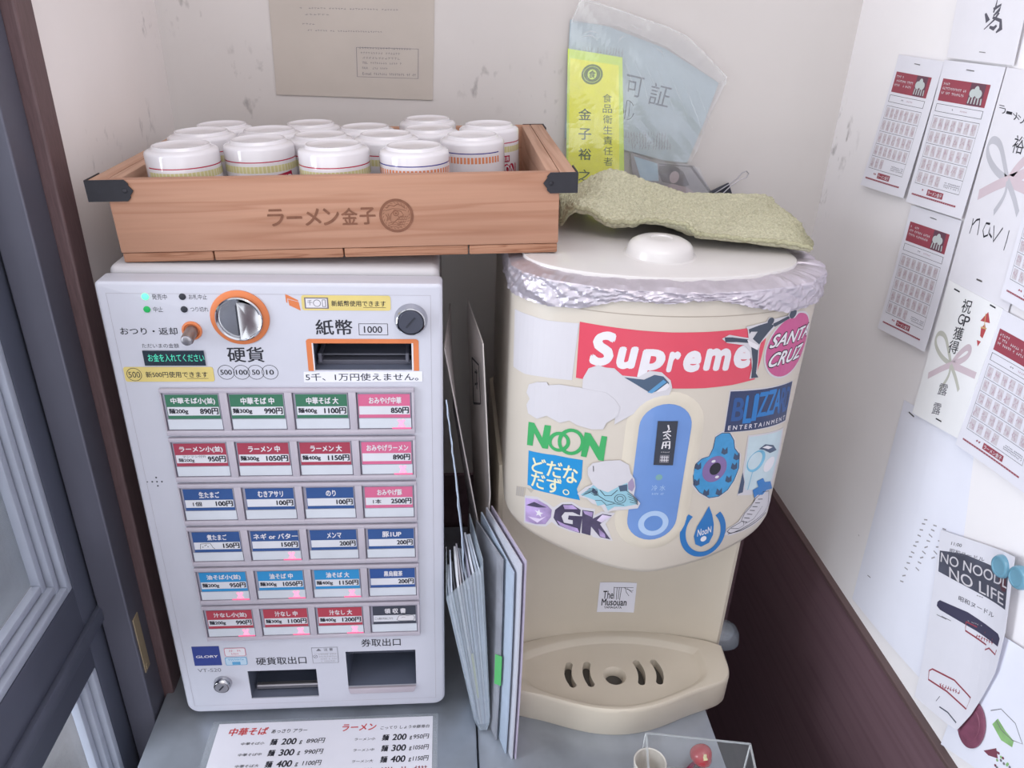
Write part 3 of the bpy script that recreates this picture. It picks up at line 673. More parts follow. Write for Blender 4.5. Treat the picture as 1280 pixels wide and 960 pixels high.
s.line([E(-.55, .45), E(-.35, .62), E(-.1, .56), E(.1, .68), E(.35, .58), E(.55, .42)], .0009, burn); s.line([E(-.62, .3), E(-.2, .42), E(.15, .40), E(.6, .28)], .0006, burn)
s.line([E(-.30, .1), E(-.1, .34), E(.28, .26), E(.42, .02), E(.18, -.1), E(-.28, -.5), E(-.36, -.2), E(-.30, .1)], .0008, burn)
s.ring(*E(-.02, .14), .0018, .0026, burn, 1, 16); s.disc(*E(-.02, .14), .0010, burn, n=12); s.line([E(-.62, .1), E(-.5, -.1), E(-.56, -.3)], .0008, burn); s.line([E(-.48, .14), E(-.42, -.06), E(-.46, -.26)], .0007, burn)
for r in range(4):
    for q in range(4 - r // 2): s.ring(*E(.18 + .14 * q - .07 * (r % 2), -.02 - .15 * r), er * .05, er * .09, burn, 1, 10, a0=180, a1=360)
for k in range(3): s.line([E(-.5 + .02 * k, -.44 - .12 * k), E(-.2, -.36 - .13 * k), E(.1, -.46 - .12 * k), E(.4 - .05 * k, -.38 - .12 * k)], .0006, burn)
o = s.build('burnt_lettering', FB, front); o.parent = front
# ------------------------------------------------------------------ cups, upside down
china = mat('white_china', (226, 221, 226), 0.12, var=.01, coat=.5)
red_l = mat('cup_red', (176, 34, 68), .2, coat=.4); gold_p = mat('cup_pale_gold', (220, 214, 182), .25, coat=.4); gold = mat('cup_gold', (208, 200, 148), .25, coat=.4, var=.1); blue_l = mat('cup_blue', (62, 58, 140), .2, coat=.4); orange_l = mat('cup_orange', (222, 142, 104), .2, coat=.4)
CUPS = [  # ring centre in the photo, distance into the room, line and band colours, start angle of the print, label
    (225.5, 180, .0760, 'r', 165, 'white cup in the front left corner of the crate, red line starting partway round'),
    (322, 173, .1000, 'r', 90, 'second white cup along the crate front, red line, gold band and red logo'),
    (416, 179, .0757, 'r', 90, 'white cup third along the crate front, red line round it and pale gold band'),
    (517, 181, .0757, 'b', 90, 'white cup rightmost at the crate front, blue line over orange dashes'),
    (590, 167.5, .1370, 'b', -18, 'white cup behind the rightmost front cup, orange dashes and blue line ending at its right'),
    (251, 163, .1420, 'r', 90, 'plain-looking white cup right behind the front left cup'),
    (336, 161, .1750, 'r', 90, 'plain-looking white cup behind the second cup of the crate front'),
    (400, 167.5, .1370, 'r', 90, 'white cup behind the third cup of the crate front'),
    (482, 166.5, .1370, 'r', 90, 'white cup with red line behind the gap between the third and fourth front cups'),
    (277, 154.5, .2130, 'r', 90, 'hindmost white cup at the left of the crate, next to the left wall corner'),
    (388, 153, .2380, 'r', 90, 'hindmost white cup below the notice on the back wall'),
    (456, 157.5, .2030, 'r', 90, 'hindmost white cup left of the two cups one behind the other'),
    (536, 159, .1900, 'b', 90, 'white cup just in front of the tallest hindmost cup'),
    (534, 147.5, .2560, 'b', 90, 'tallest hindmost white cup against the middle of the crate back board'),
    (611, 154, .2030, 'R', 90, 'white cup at the right crate side, red logo letters under the gold band')]
CR_ = .0320
FL = CM.inverted()
for n_, (pu, pv, py, kind, st, lab) in enumerate(CUPS):
    p = on(pu, pv, 1, py); lp = FL @ p
    h = lp.z - .0092                                              # from the crate's floor to the foot ring
    loc = CM @ Vector((lp.x, lp.y, .0092))
    c = empty('cup', loc, lab, 'cup', 'white cups in the wooden crate'); c.rotation_euler = (0, -TILT, 0)
    dl = .0158 if kind != 'b' else .0132; zb1, zb2 = h - dl - .0010, h - dl                               # coloured line
    prof = [(CR_ - .0012, 0), (CR_ + .0014, .0004), (CR_ + .0013, .003), (CR_ + .0004, h - .040), (CR_ + .0002, zb1 - .0090), (CR_ + .0001, zb1 - .0030), (CR_ + .0001, zb1), (CR_, zb2), (CR_, h - .0068), (CR_ - .0005, h - .0053), (CR_ - .0016, h - .0040), (CR_ - .0036, h - .0031), (.0262, h - .0026), (.0254, h - .0016), (.0250, h - .0005), (.0245, h), (.0236, h), (.0230, h - .0005), (.0216, h - .0013), (.0100, h - .0016), (.002, h - .0016)]
    bm = bmesh.new(); NSEG = 168
    A, B = {'r': (1, 2), 'R': (1, 2), 'b': (3, 4)}[kind]
    def mf(i, k):
        ang = (360.0 * k / NSEG + 90) % 360                       # 0 towards the camera
        ang = ang - 360 if ang > 180 else ang
        if st == 165 and ang < -48: return 0
        if st == -18 and ang > 50: return 0
        if i == 6: return A
        if i == 4:
            return B if k % 3 != 0 else (0 if kind == 'b' else 5)
        return 0
    lathe(bm, prof, NSEG, mifn=mf)
    put('cup_body', bm, [china, red_l, gold, blue_l, orange_l, gold_p], c, 35)
    if n_ in (1, 14):
        s = Sheet()
        if n_ == 1: s.poly([(.0, -.010), (.002, -.003), (.006, -.001), (.024, .001), (.025, -.012), (.0, -.012)], red_l, 0); s.text('CUP', .0035, -.0105, .0235, -.0020, white_ink, 1, .02); a0, zz = 22, zb1 - .0105
        else: s.rect(.0, -.0065, .010, 0, red_l, 0); s.text('日清', .001, -.0055, .009, -.001, white_ink, 1, .02); s.text('NO', 0, -.0240, .017, -.0085, red_l, 0, .05); s.text('ON', .0005, -.0240, .0195, -.0085, red_l, 1, .07); s.text('ON', .0025, -.0225, .0175, -.0100, white_ink, 2, .0); a0, zz = 20, zb1 - .0120
        f = lambda u, v, hh, a0=a0, zz=zz: Vector(((CR_ + .0012 + hh) * math.sin(math.radians(a0) + u / CR_), -(CR_ + .0012 + hh) * math.cos(math.radians(a0) + u / CR_), zz + v))
        s.build('printed_logo', f, c, du=.003)
# ================================================================== water dispenser
WX, WA, WY, WBq = .5120, .1475, .0300, .0800
WD = empty('water_dispenser', (WX, .1, ZC), 'cream water dispenser covered in stickers with foil taped round its rim', 'water dispenser')
WOFF = Vector(WD.location)
def wput(nm, bm, m, par=None, smooth=None, lab=None):
    o = put(nm, bm, m, None, smooth)
    if par is None: o.parent = WD; o.matrix_parent_inverse = Matrix.Translation(-WOFF)
    else: o.parent = par
    if lab: o['label'] = lab
    return o
cream = mat('cream_plastic', (208, 198, 186), 0.42, var=.012, coat=.1)
cream2 = mat('cream_plastic_base', (217, 206, 189), 0.42, var=.012)
def profile(a, ys, b, cx=WX, back=.300, n=72, rb=.05):
    """half-ellipse front, straight sides, rounded back corners; starts and ends at the back centre"""
    P = [(cx, back)]
    for k in range(9): t = math.pi / 2 * k / 8; P.append((cx - a + rb - rb * math.sin(t), back - rb + rb * math.cos(t)))
    m = 8
    for k in range(1, m): P.append((cx - a, back - rb - (back - rb - ys) * k / m))
    for k in range(n + 1): t = math.pi * k / n; P.append((cx - a * math.cos(t), ys - b * math.sin(t)))
    for k in range(m - 1, 0, -1): P.append((cx + a, back - rb - (back - rb - ys) * k / m))
    for k in range(8, -1, -1): t = math.pi / 2 * k / 8; P.append((cx + a - rb + rb * math.sin(t), back - rb + rb * math.cos(t)))
    return P
PF = profile(WA, WY, WBq)
LEN = [0.0]
for p, q in zip(PF, PF[1:]): LEN.append(LEN[-1] + math.dist(p, q))
MID = LEN[9 + 7 + 36 + 1] if False else min(range(len(PF)), key=lambda i: PF[i][1])
S0 = LEN[MID]
def skin(sv, z, h=0.0):
    """a point on the body: sv metres round from the front centre, z up, h out from the surface"""
    t = sv + S0; i = 0
    import bisect
    i = min(max(bisect.bisect_right(LEN, t) - 1, 0), len(PF) - 2)
    f = (t - LEN[i]) / (LEN[i + 1] - LEN[i]); p, q = Vector(PF[i]), Vector(PF[i + 1]); a = p.lerp(q, f)
    def nn(j):
        j0, j1 = max(j - 1, 0), min(j + 1, len(PF) - 1); d = Vector(PF[j1]) - Vector(PF[j0]); return Vector((d.y, -d.x)).normalized()
    n = nn(i).lerp(nn(i + 1), f).normalized()
    return Vector((a.x + n.x * h, a.y + n.y * h, z))
def sz(u, v):
    """where the body is seen at a pixel: (metres round, height)"""
    d = ray(u, v); best = None
    for i in range(len(PF) - 1):
        p, q = PF[i], PF[i + 1]; ex_, ey_ = q[0] - p[0], q[1] - p[1]
        den = d.x * ey_ - d.y * ex_
        if abs(den) < 1e-12: continue
        t = ((p[0] - CAM.x) * ey_ - (p[1] - CAM.y) * ex_) / den
        k = ((CAM.x + d.x * t - p[0]) * ex_ + (CAM.y + d.y * t - p[1]) * ey_) / (ex_ ** 2 + ey_ ** 2)
        if t > 0 and -1e-6 <= k <= 1 + 1e-6 and (best is None or t < best[0]): best = (t, LEN[i] + k * (LEN[i + 1] - LEN[i]) - S0)
    if best is None:                                             # past the outline: the outermost side point
        s_ = (S0 * .5) * (1 if u > 820 else -1); return ((.190 if u > 820 else -.190), CAM.z + d.z * ((WY - CAM.y) / d.y))
    return best[1], CAM.z + d.z * best[0]
ZTOP = .5425
# lower edge of the body, read along the photograph
LOW = sorted([sz(*p) for p in ((654, 664), (690, 685), (720, 699), (764, 714), (807, 721), (867, 708), (928, 680), (945, 667))])
LOW = [(-.26, .300), (-.205, .292)] + [(-.180, .276)] + LOW + [(.178, .268), (.205, .290), (.26, .300)]
LOW.sort()
def zlow(sv):
    for (a, za_), (b, zb_) in zip(LOW, LOW[1:]):
        if a <= sv <= b: f = (sv - a) / (b - a); f = f * f * (3 - 2 * f) if abs(sv) > .17 else f; return za_ + (zb_ - za_) * f
    return .300
def zl(sv): return sum(zlow(sv + d) for d in (-.012, -.006, 0, .006, .012)) / 5
bm = bmesh.new(); NP = len(PF); rows = []
ROWZ = [(-.020, 'low', .012), (-.010, 'low', .0035), (-.004, 'low', .010), (0, 'low', .020)]
def ring_at(fz, h): return [bm.verts.new(skin(LEN[i] - S0 + (1e-9 if i < NP - 1 else -1e-9), fz(LEN[i] - S0), h)) for i in range(NP - 1)]
rr = [ring_at(lambda s_: zl(s_) + .004, -.075), ring_at(lambda s_: zl(s_), -.012), ring_at(lambda s_: zl(s_) + .0010, -.006), ring_at(lambda s_: zl(s_) + .004, -.0018), ring_at(lambda s_: zl(s_) + .010, 0)]
for k in range(1, 9): rr.append(ring_at(lambda s_, k=k: (zl(s_) + .010) * (1 - k / 8) + ZTOP * k / 8, 0))
rr.append(ring_at(lambda s_: ZTOP + .004, -.002)); rr.append(ring_at(lambda s_: ZTOP + .006, -.008))
for A, B in zip(rr, rr[1:]):
    for i in range(NP - 1): bm.faces.new((A[i], A[(i + 1) % (NP - 1)], B[(i + 1) % (NP - 1)], B[i]))
bm.faces.new(rr[-1]); bmesh.ops.recalc_face_normals(bm, faces=bm.faces)
body = wput('body', bm, cream, None, 50)
# seam round the upper body
s = Sheet(); seam = mat('cream_seam', (176, 164, 152), .5)
sa = [sz(700, 381), sz(760, 391), sz(850, 396.5), sz(904, 393), sz(982, 388)]; zs = sum(p[1] for p in sa) / len(sa)
s.rect(-.20, zs - .0004, .20, zs + .0004, seam, 2); s.build('seam_line', lambda u, v, h: skin(u, v, h), body, du=.006)
# column behind the tap space
XC = .5085
def colprof(inset=0):
    P = []; a = .1480
    for k in range(33): t = -1 + 2 * k / 32; P.append((XC + t * (a - .018), .0790 - .0200 * t * t))
    P += [(XC + a - .0135, .0565), (XC + a - .006, .0555), (XC + a - .001, .0590), (XC + a, .064), (XC + a, .27), (XC + a - .02, .29), (XC - a + .02, .29), (XC - a, .27), (XC - a, .064), (XC - a + .001, .059), (XC - a + .006, .0555), (XC - a + .0135, .0565)]
    return P
bm = bmesh.new(); prism(bm, colprof(), ZC + .001, .305); wput('column', bm, cream2, None, 40)
# drip tray
def traypts():
    F = [(-.1462, .0490), (-.1450, .0300), (-.1440, .0125), (-.1405, .0010), (-.1330, -.0070), (-.1150, -.0135), (-.0900, -.0210), (-.0650, -.0315), (-.0400, -.0400), (-.0200, -.0440), (0, -.0455)]
    F = F + [(-x, y) for x, y in reversed(F[:-1])]
    return F
def smoothp(P, n=2):
    for _ in range(n):
        Q = [P[0]]
        for a, b in zip(P, P[1:]): Q += [(a[0] * .75 + b[0] * .25, a[1] * .75 + b[1] * .25), (a[0] * .25 + b[0] * .75, a[1] * .25 + b[1] * .75)]
        P = Q + [P[-1]]
    return P
TP = smoothp(traypts()); back_arc = [(.1462 * (1 - 2 * k / 24), .0815 - .0300 * (1 - 2 * k / 24) ** 2) for k in range(1, 24)]
OUT = [(XC + x, y) for x, y in TP] + [(XC + x, y) for x, y in back_arc]
def scaled(P, k, ky, cx=XC, cy=.018): return [(cx + (x - cx) * k, cy + (y - cy) * ky) for x, y in P]
BAS = smoothp([(-.1130, .0440), (-.1160, .0200), (-.1120, .0020), (-.0950, -.0110), (-.0620, -.0250), (-.0300, -.0355), (0, -.0385)], 2)
BAS = BAS + [(-x, y) for x, y in reversed(BAS[:-1])] + [(.1130 * (1 - 2 * k / 20), .0690 - .0245 * (1 - 2 * k / 20) ** 2) for k in range(1, 20)]
BAS = [(XC + x, y) for x, y in BAS]
ZTR = .0320; ZB = .0245
bm = bmesh.new()
def loop(P, z): return [bm.verts.new((x, y, z)) for x, y in P]
def band(A, B):
    n = len(A)
    for i in range(n): bm.faces.new((A[i], A[(i + 1) % n], B[(i + 1) % n], B[i]))
def edges(L): return [bm.edges.get((L[i], L[(i + 1) % len(L)])) or bm.edges.new((L[i], L[(i + 1) % len(L)])) for i in range(len(L))]
o0 = loop(scaled(OUT, .985, .97), ZC); o1 = loop(OUT, ZC + .004); o2 = loop(scaled(OUT, 1.003, 1.003), ZTR - .006); o3 = loop(scaled(OUT, .999, .998), ZTR - .0015); o4 = loop(scaled(OUT, .988, .975), ZTR)
for A, B in ((o0, o1), (o1, o2), (o2, o3), (o3, o4)): band(A, B)
bm.faces.new(o0)
b0 = loop(scaled(BAS, 1.03, 1.06), ZTR); b1 = loop(scaled(BAS, 1.0, 1.0), ZTR - .001); b2 = loop(scaled(BAS, .955, .93), ZB + .001); b3 = loop(scaled(BAS, .935, .90), ZB)
for A, B in ((b0, b1), (b1, b2), (b2, b3)): band(A, B)
bmesh.ops.triangle_fill(bm, use_beauty=True, edges=edges(o4) + edges(b0))
holes = []
def slot(cx, bow, w=.0046):
    L = []; n = 8; y0, y1 = .0315, .0010
    cen = [(cx + bow * (4 * (k / n) * (1 - k / n)) + (bow * .4) * (k / n - .5) * -2 * 0, y0 + (y1 - y0) * k / n) for k in range(n + 1)]
    a = [(x - w / 1, y) for x, y in cen]; b = [(x + w / 1, y) for x, y in cen]
    cap1 = [(cen[-1][0] - w * math.cos(math.pi * k / 6), cen[-1][1] - w * math.sin(math.pi * k / 6)) for k in range(1, 6)]
    cap0 = [(cen[0][0] + w * math.cos(math.pi * k / 6), cen[0][1] + w * math.sin(math.pi * k / 6)) for k in range(1, 6)]
    return a + cap1 + b[::-1] + cap0
for cx, bw in ((.4548, -.0035), (.4772, -.0030), (.5398, .0030), (.5622, .0035)): holes.append(slot(cx, bw))
holes.append([(.5086 + .0142 * math.cos(2 * math.pi * k / 32), .0125 + .0142 * math.sin(2 * math.pi * k / 32)) for k in range(32)])
HL = []
for n_, P in enumerate(holes):
    L = loop(P, ZB); HL.append(L)
bmesh.ops.triangle_fill(bm, use_beauty=True, edges=edges(b3) + [e for L in HL for e in edges(L)])
for n_, (L, P) in enumerate(zip(HL, holes)):
    if n_ == 4:
        cx, cy = .5086, .0125
        L2 = loop([(cx + (x - cx) * .78, cy + (y - cy) * .78) for x, y in P], ZB - .0035); band(L, L2); L3 = loop([(cx + (x - cx) * .76, cy + (y - cy) * .76) for x, y in P], ZB - .012); band(L2, L3)
    else: L2 = loop(P, ZB - .012); band(L, L2)
bmesh.ops.recalc_face_normals(bm, faces=bm.faces)
tray = wput('drip_tray', bm, cream2, None, 40, 'cream drip tray with four slots and a round drain')
bm = bmesh.new(); prism(bm, scaled(BAS, .9, .85), ZB - .0145, ZB - .0125); wput('drain_pan', bm, mat('drain_dark', (84, 80, 76), .6), tray)
pd = on(907, 795, 1, .10)
bm = bmesh.new(); lathe(bm, [(.020, .6562 - pd.x), (.0215, -.004), (.0200, .006), (.0150, .013), (.0070, .0165), (.002, .017)], 36, fn=lambda p: Vector((pd.x + p.z, .10 + p.y, max(pd.z + p.x, ZC + .001)))); bmesh.ops.recalc_face_normals(bm, faces=bm.faces); wput('drain_plug', bm, film('clear_cup_plastic', (150, 160, 172), .5, .15, .14), None, 50, 'translucent round plug on the right side of the base')
# lid with its round cap
LP = profile(.1310, .0350, .0670, cx=.5060, back=.285)[:-1]
whp = mat('lid_white_plastic', (222, 217, 216), 0.25, var=.01, coat=.2)
bm = bmesh.new(); cxl, cyl_ = .509, .14
def lsc(P, k): return [(cxl + (x - cxl) * k, cyl_ + (y - cyl_) * k) for x, y in P]
Ls = [loop(lsc(LP, k), z) for k, z in ((.97, .5485), (1.0, .5490), (1.0, .5522), (.994, .5538), (.96, .5545))]
for A, B in zip(Ls, Ls[1:]): band(A, B)
bm.faces.new(Ls[-1]); bm.faces.new(Ls[0]); bmesh.ops.recalc_face_normals(bm, faces=bm.faces)
lid = wput('lid', bm, whp, None, 45, 'white lid with round cap')
kc = on(827, 297, 2, .5702)
bm = bmesh.new(); lathe(bm, [(.0345, 0.5545), (.0322, 0.5553), (.0312, 0.5581), (.0305, 0.5621), (.0280, 0.5656), (.0225, 0.5687), (.0150, 0.5701), (.0105, 0.5701), (.0098, 0.5691), (.002, 0.5690)], 56, c=(kc.x, kc.y, 0)); wput('cap', bm, whp, lid, 50)
# crumpled foil round the rim
foil_m = mat('aluminium_foil', (208, 200, 210), 0.36, metal=.6, var=.08, scale=60, bump=.35)
FE = sorted([sz(*p) for p in ((646, 366), (679, 379), (728, 384), (752, 379), (777, 374), (806, 376), (836, 379), (866, 375), (895, 374), (922, 379), (948, 384), (981, 389), (1005, 382))])
FE = [(-.40, .520), (-.2, FE[0][1])] + FE + [(.2, FE[-1][1]), (.40, .520)]
def fz(sv):
    for (a, za_), (b, zb_) in zip(FE, FE[1:]):
        if a <= sv <= b: return za_ + (zb_ - za_) * (sv - a) / (b - a)
    return .52
def foil_pt(u, v):
    sv = -.345 + .69 * u; z0 = fz(sv) + .0015 * noise.noise(Vector((sv * 260, 1, 0)))
    ztop = .5482
    if v < .72: f = v / .72; z = z0 + (ztop - z0) * f; h = .0022; p = skin(sv, z, h)
    else:
        f = (v - .72) / .28; p = skin(sv, ztop + .0030 * math.sin(f * math.pi * .5) - .0035 * max(0, f - .5), .0022 - .034 * f)
    q = Vector((sv * 70, v * 7, 3)); a = noise.noise(q) * .0010 + abs(noise.noise(Vector((sv * 46 + 1.5 * v, v * 1.6, 7)))) * .0048 + abs(noise.noise(Vector((sv * 120 - 4 * v, v * 3.5, 2)))) * .0022 + noise.noise(Vector((sv * 300, v * 9, 1))) * .0004
    d = (p - Vector((WX, .13, p.z))).normalized()
    return p + d * (a + .0004) + Vector((0, 0, a * .6 if v > .75 else 0))
bm = bmesh.new(); grid(bm, foil_pt, 420, 22); 
fo = wput('foil_wrap', bm, foil_m, None, 14, 'crumpled silver foil taped round the rim')
# control panel
def bodysheet(sh, nm, par=body, h0=.0003, lab=None, th=.0002, du=.006):
    o = sh.build(nm, lambda u, v, h: skin(u, v, h + h0), None, du=du, thick=th)
    if par is body or par is None: o.parent = WD; o.matrix_parent_inverse = Matrix.Translation(-WOFF)
    else: o.parent = par
    if lab: o['label'] = lab
    return o
pc = [sz(832, 507), sz(829, 672), sz(857, 520), sz(796, 655), sz(826, 590)]
ctop, cbot = sz(833, 504.5), sz(813, 674)
PX = (ctop[0] + cbot[0]) / 2 + .0005; PT, PB = ctop[1], cbot[1]; PW = .0245
def capsule(cx, z0, z1, r, n=14):
    return [(cx + r * math.cos(math.pi * k / n), z1 - r + r * math.sin(math.pi * k / n)) for k in range(n + 1)] + [(cx + r * math.cos(math.pi + math.pi * k / n), z0 + r + r * math.sin(math.pi + math.pi * k / n)) for k in range(n + 1)]
bm = bmesh.new(); c1 = [capsule(PX, PB - o_, PT + o_, PW + o_) for o_ in (.0125, .0085, .0035, .0)]
hh = (.0002, .0016, .0016, -.0008 + .0014)
Ls = [[bm.verts.new(skin(x, z, h)) for x, z in P] for P, h in zip(c1, (.0000, .0010, .0008, .0005))]
for A, B in zip(Ls, Ls[1:]): band(A, B)
bmesh.ops.recalc_face_normals(bm, faces=bm.faces)
wput('panel_surround', bm, mat('panel_surround_cream', (216, 206, 190), .35, coat=.2), None, 50)
pblue = mat('panel_blue', (112, 148, 208), .3, coat=.4)
s = Sheet(); s.back(capsule(PX, PB, PT, PW + .0002), pblue)
s.poly([sz(*p) for p in ()] or [(PX - .001, PT - .0), (PX, PT - .0), (PX, PT - .0005)], pblue, 1)
o_b = sz(816.5, 653.5); s.ring(o_b[0], o_b[1], .0094, .0152, mat('panel_pale_blue', (176, 200, 232), .3), 1); s.disc(o_b[0], o_b[1], .0094, mat('panel_mid_blue', (104, 142, 202), .3), 1)
g_ = sz(823.5, 596); s.disc(g_[0], g_[1], .0034, mat('panel_lamp_green', (128, 170, 170), .3), 1, n=20)
t_ = sz(823, 609); s.text('冷 水', t_[0] - .0068, t_[1] - .0035, t_[0] + .0068, t_[1] + .0030, mat('panel_pale_blue', (176, 200, 232), .3), 1, .0); s.scrawl(t_[0] - .006, t_[1] - .0085, t_[0] + .006, t_[1] - .0060, 7, mat('panel_pale_blue', (176, 200, 232), .3), 1)
panel = bodysheet(s, 'control_panel', None, .0008, 'long blue control panel with round button', th=.0006)
blk = mat('black_sticker', (58, 62, 74), .5)
s = Sheet(); q4 = [sz(822, 525.5), sz(847, 525.5), sz(840.5, 580.5), sz(816.5, 580)]; s.back(q4, blk)
def inq(q4):
    tl, tr, br, bl_ = q4
    def f(u, v): return tuple((tl[i] * (1 - u) + tr[i] * u) * (1 - v) + (bl_[i] * (1 - u) + br[i] * u) * v for i in (0, 1))
    return f
f = inq(q4)
def qtext(sh, f, t, u0, v0, u1, v1, m, h=2, bold=.0, shear=0.0): sh.text(t, 0, 0, 0, 0, m, h, bold, shear, quad=(f(u0, v1), f(u1, v1), f(u1, v0), f(u0, v0)))
s.line([f(.52, .08), f(.60, .18), f(.50, .22)], [.0016, .0012, .0005], white_ink, 1); s.line([f(.30, .25), f(.70, .22)], .0012, white_ink, 1); s.line([f(.35, .33), f(.52, .27), f(.72, .33)], .0011, white_ink, 1); s.line([f(.35, .40), f(.62, .36), f(.45, .30), f(.68, .41)], .0010, white_ink, 1)
s.line([f(.34, .62), f(.38, .47), f(.70, .45), f(.72, .60), f(.68, .62)], .0015, white_ink, 1); s.line([f(.36, .54), f(.70, .53)], .0011, white_ink, 1); s.line([f(.52, .47), f(.52, .60)], .0011, white_ink, 1)
s.scrawl(*f(.30, .71), *f(.75, .68), 5, white_ink, 1); s.poly([f(.28, .94), f(.76, .94), f(.76, .76), f(.28, .76)], soft_ink, 1)
for k in (.40, .52, .64): s.line([f(k, .78), f(k, .92)], .0005, white_ink, 2)
for k in (.81, .88): s.line([f(.30, k), f(.74, k)], .0005, white_ink, 2)
o = bodysheet(s, 'sticker', panel, .0016, 'black sticker with brush writing on the blue panel')
# ------------------------------------------------------------------ stickers on the body
P_ = lambda *pts: [sz(*p) for p in pts]
vinyl = mat('white_sticker', (208, 204, 210), .45, var=.01)
sup = mat('sticker_red', (218, 78, 98), .35)
s = Sheet(); s.back(P_((644, 386), (660, 393), (683, 400), (724, 404), (715, 475), (680, 471), (656, 467), (642, 458)), vinyl); bodysheet(s, 'sticker', lab='large blank white sticker wrapping the left edge')
s = Sheet(); s.back(P_((725, 402), (760, 408), (800, 413), (840, 415.5), (880, 415), (925, 411.5), (958, 406), (957, 424), (950, 452), (943, 474), (915, 481), (880, 485), (845, 485.5), (800, 483), (760, 478), (720, 472)), sup)
a_, b_, c_, d_ = sz(740, 463), sz(945, 460), sz(950, 414), sz(745, 412)
def word(sh, t, xs, base, head, m, h=1, bold=.03, shear=.18):
    """letters placed one by one: xs are the pixel limits of each letter, base and head the foot and top line"""
    for ch, (x0, x1, y0, y1) in zip(t, xs):
        sh.text(ch, 0, 0, 0, 0, m, h, bold, shear, quad=(sz(x0, y0 - 0), sz(x1 - 4, y0), sz(x1, y1), sz(x0 + 4, y1)))
word(s, 'Supreme', [(736, 771, 457, 414), (769, 799, 461, 433), (796, 833, 473, 436), (832, 852, 465, 439), (852, 878, 465, 438), (878, 915, 463, 435), (915, 941, 460, 431)], 0, 0, white_ink, 1, .08, .1)
sup_o = bodysheet(s, 'sticker', h0=.0004, lab='red rectangular sticker with white lettering')
s = Sheet()                                                      # cloud-edged blank with a dark wedge
s.back(P_((728, 485), (729, 472), (736, 460), (748, 456), (757, 459), (768, 460), (778, 469), (798, 471), (812, 463), (827, 465), (838, 475), (840, 484), (836, 494), (818, 500), (790, 518), (768, 530), (770, 510), (768, 499), (757, 490), (740, 487)), vinyl)
s.poly(P_((780, 471), (805, 474), (818, 468), (829, 470), (836, 478), (834, 484), (813, 491), (795, 480)), mat('sticker_slate', (74, 92, 116), .4), 1); s.poly(P_((809, 490), (829, 474), (833, 477), (815, 491)), mat('sticker_sky', (92, 150, 196), .4), 2); s.poly(P_((818, 490), (834, 478), (837, 482), (832, 487)), white_ink, 3)
bodysheet(s, 'sticker', h0=.0008, lab='white cut-out sticker with a dark blue wedge overlapping the red one')
s = Sheet()
s.back(P_((662, 480), (672, 477), (684, 477), (686, 481), (700, 480), (726, 484), (757, 490), (768, 498), (775, 508), (772, 520), (758, 528), (754, 536), (740, 536), (722, 531), (712, 525), (700, 528), (684, 519), (672, 523), (661, 516), (659, 505), (663, 498), (659, 490)), vinyl)
bodysheet(s, 'sticker', h0=.0011, lab='scalloped blank white sticker above the green lettering')
grn = mat('sticker_green', (66, 168, 100), .4)
s = Sheet()
NX = lambda u, v: sz(u, v)
s.poly(P_((661, 527), (668, 528.5), (678, 547), (681, 531), (689, 532), (685, 561), (678, 560), (668, 541), (666, 557), (659, 556)), grn, 1)
s.poly(P_((731, 540), (738, 541.5), (749, 559), (752, 544.5), (759, 545.5), (754.5, 576), (748, 575), (737, 556), (733, 571.5), (726, 570)), grn, 1)
for (cx, cy, rx, ry) in ((699, 552, 11.5, 10.5), (714, 552, 14.5, 14.5)):
    O_ = [sz(cx + rx * math.cos(a), cy + ry * math.sin(a)) for a in [2 * math.pi * k / 28 for k in range(28)]]; s.line(O_, .0036, grn, 1 if rx < 12 else 2, True)
bodysheet(s, 'sticker', h0=.0003, lab='green cut-out lettering sticker')
cy_ = mat('sticker_cyan', (36, 142, 204), .4); crm = mat('sticker_cream_ink', (232, 226, 190), .5)
s = Sheet(); q4 = [sz(661, 563), sz(728.5, 575), sz(726, 624.5), sz(659, 606)]
s.back(P_((661, 563), (695, 569), (728.5, 575), (727, 598), (721, 611), (725, 625), (690, 617), (666, 611), (663, 607), (659.5, 606)), cy_); f = inq(q4)
for t, u0, v0, u1, v1 in (('ど', .08, .12, .36, .55), ('だ', .37, .12, .66, .55), ('な', .67, .16, .93, .62), ('だ', .08, .55, .36, .97), ('ず', .38, .55, .66, .98)): qtext(s, f, t, u0, v0, u1, v1, crm, 1, .03)
s.ring(*f(.74, .87), .0022, .0034, crm, 1, 20); bodysheet(s, 'sticker', lab='bright blue sticker with cream hiragana')
s = Sheet(); pur = mat('sticker_violet', (168, 146, 190), .4, var=.45, scale=45); dkp = mat('sticker_dark_violet', (74, 66, 92), .4, var=.3, scale=60); lil = mat('sticker_lilac', (214, 200, 224), .4, var=.15, scale=60)
s.back(P_((656, 619), (672, 621), (684, 628), (692, 634), (702, 628), (715, 627), (727, 634), (744, 636), (743, 644), (752, 639), (769, 641), (757, 654), (766, 676), (741, 671), (740, 669), (712, 664), (697, 658), (690, 652), (682, 658), (672, 657), (655, 653)), vinyl)
s.poly(P_((657, 622), (672, 624), (684, 631), (690, 637), (689, 646), (682, 655), (670, 655), (657, 651)), pur, 1); s.poly(P_((658, 631), (668, 627), (684, 634), (672, 634)), dkp, 2); s.poly(P_((660, 645), (675, 648), (683, 645), (672, 653)), lil, 2)
st5 = sz(674, 641); s.poly([(st5[0] + (.0052 if k % 2 == 0 else .0020) * math.sin(math.pi * k / 5), st5[1] + (.0052 if k % 2 == 0 else .0020) * math.cos(math.pi * k / 5)) for k in range(10)], white_ink, 3)
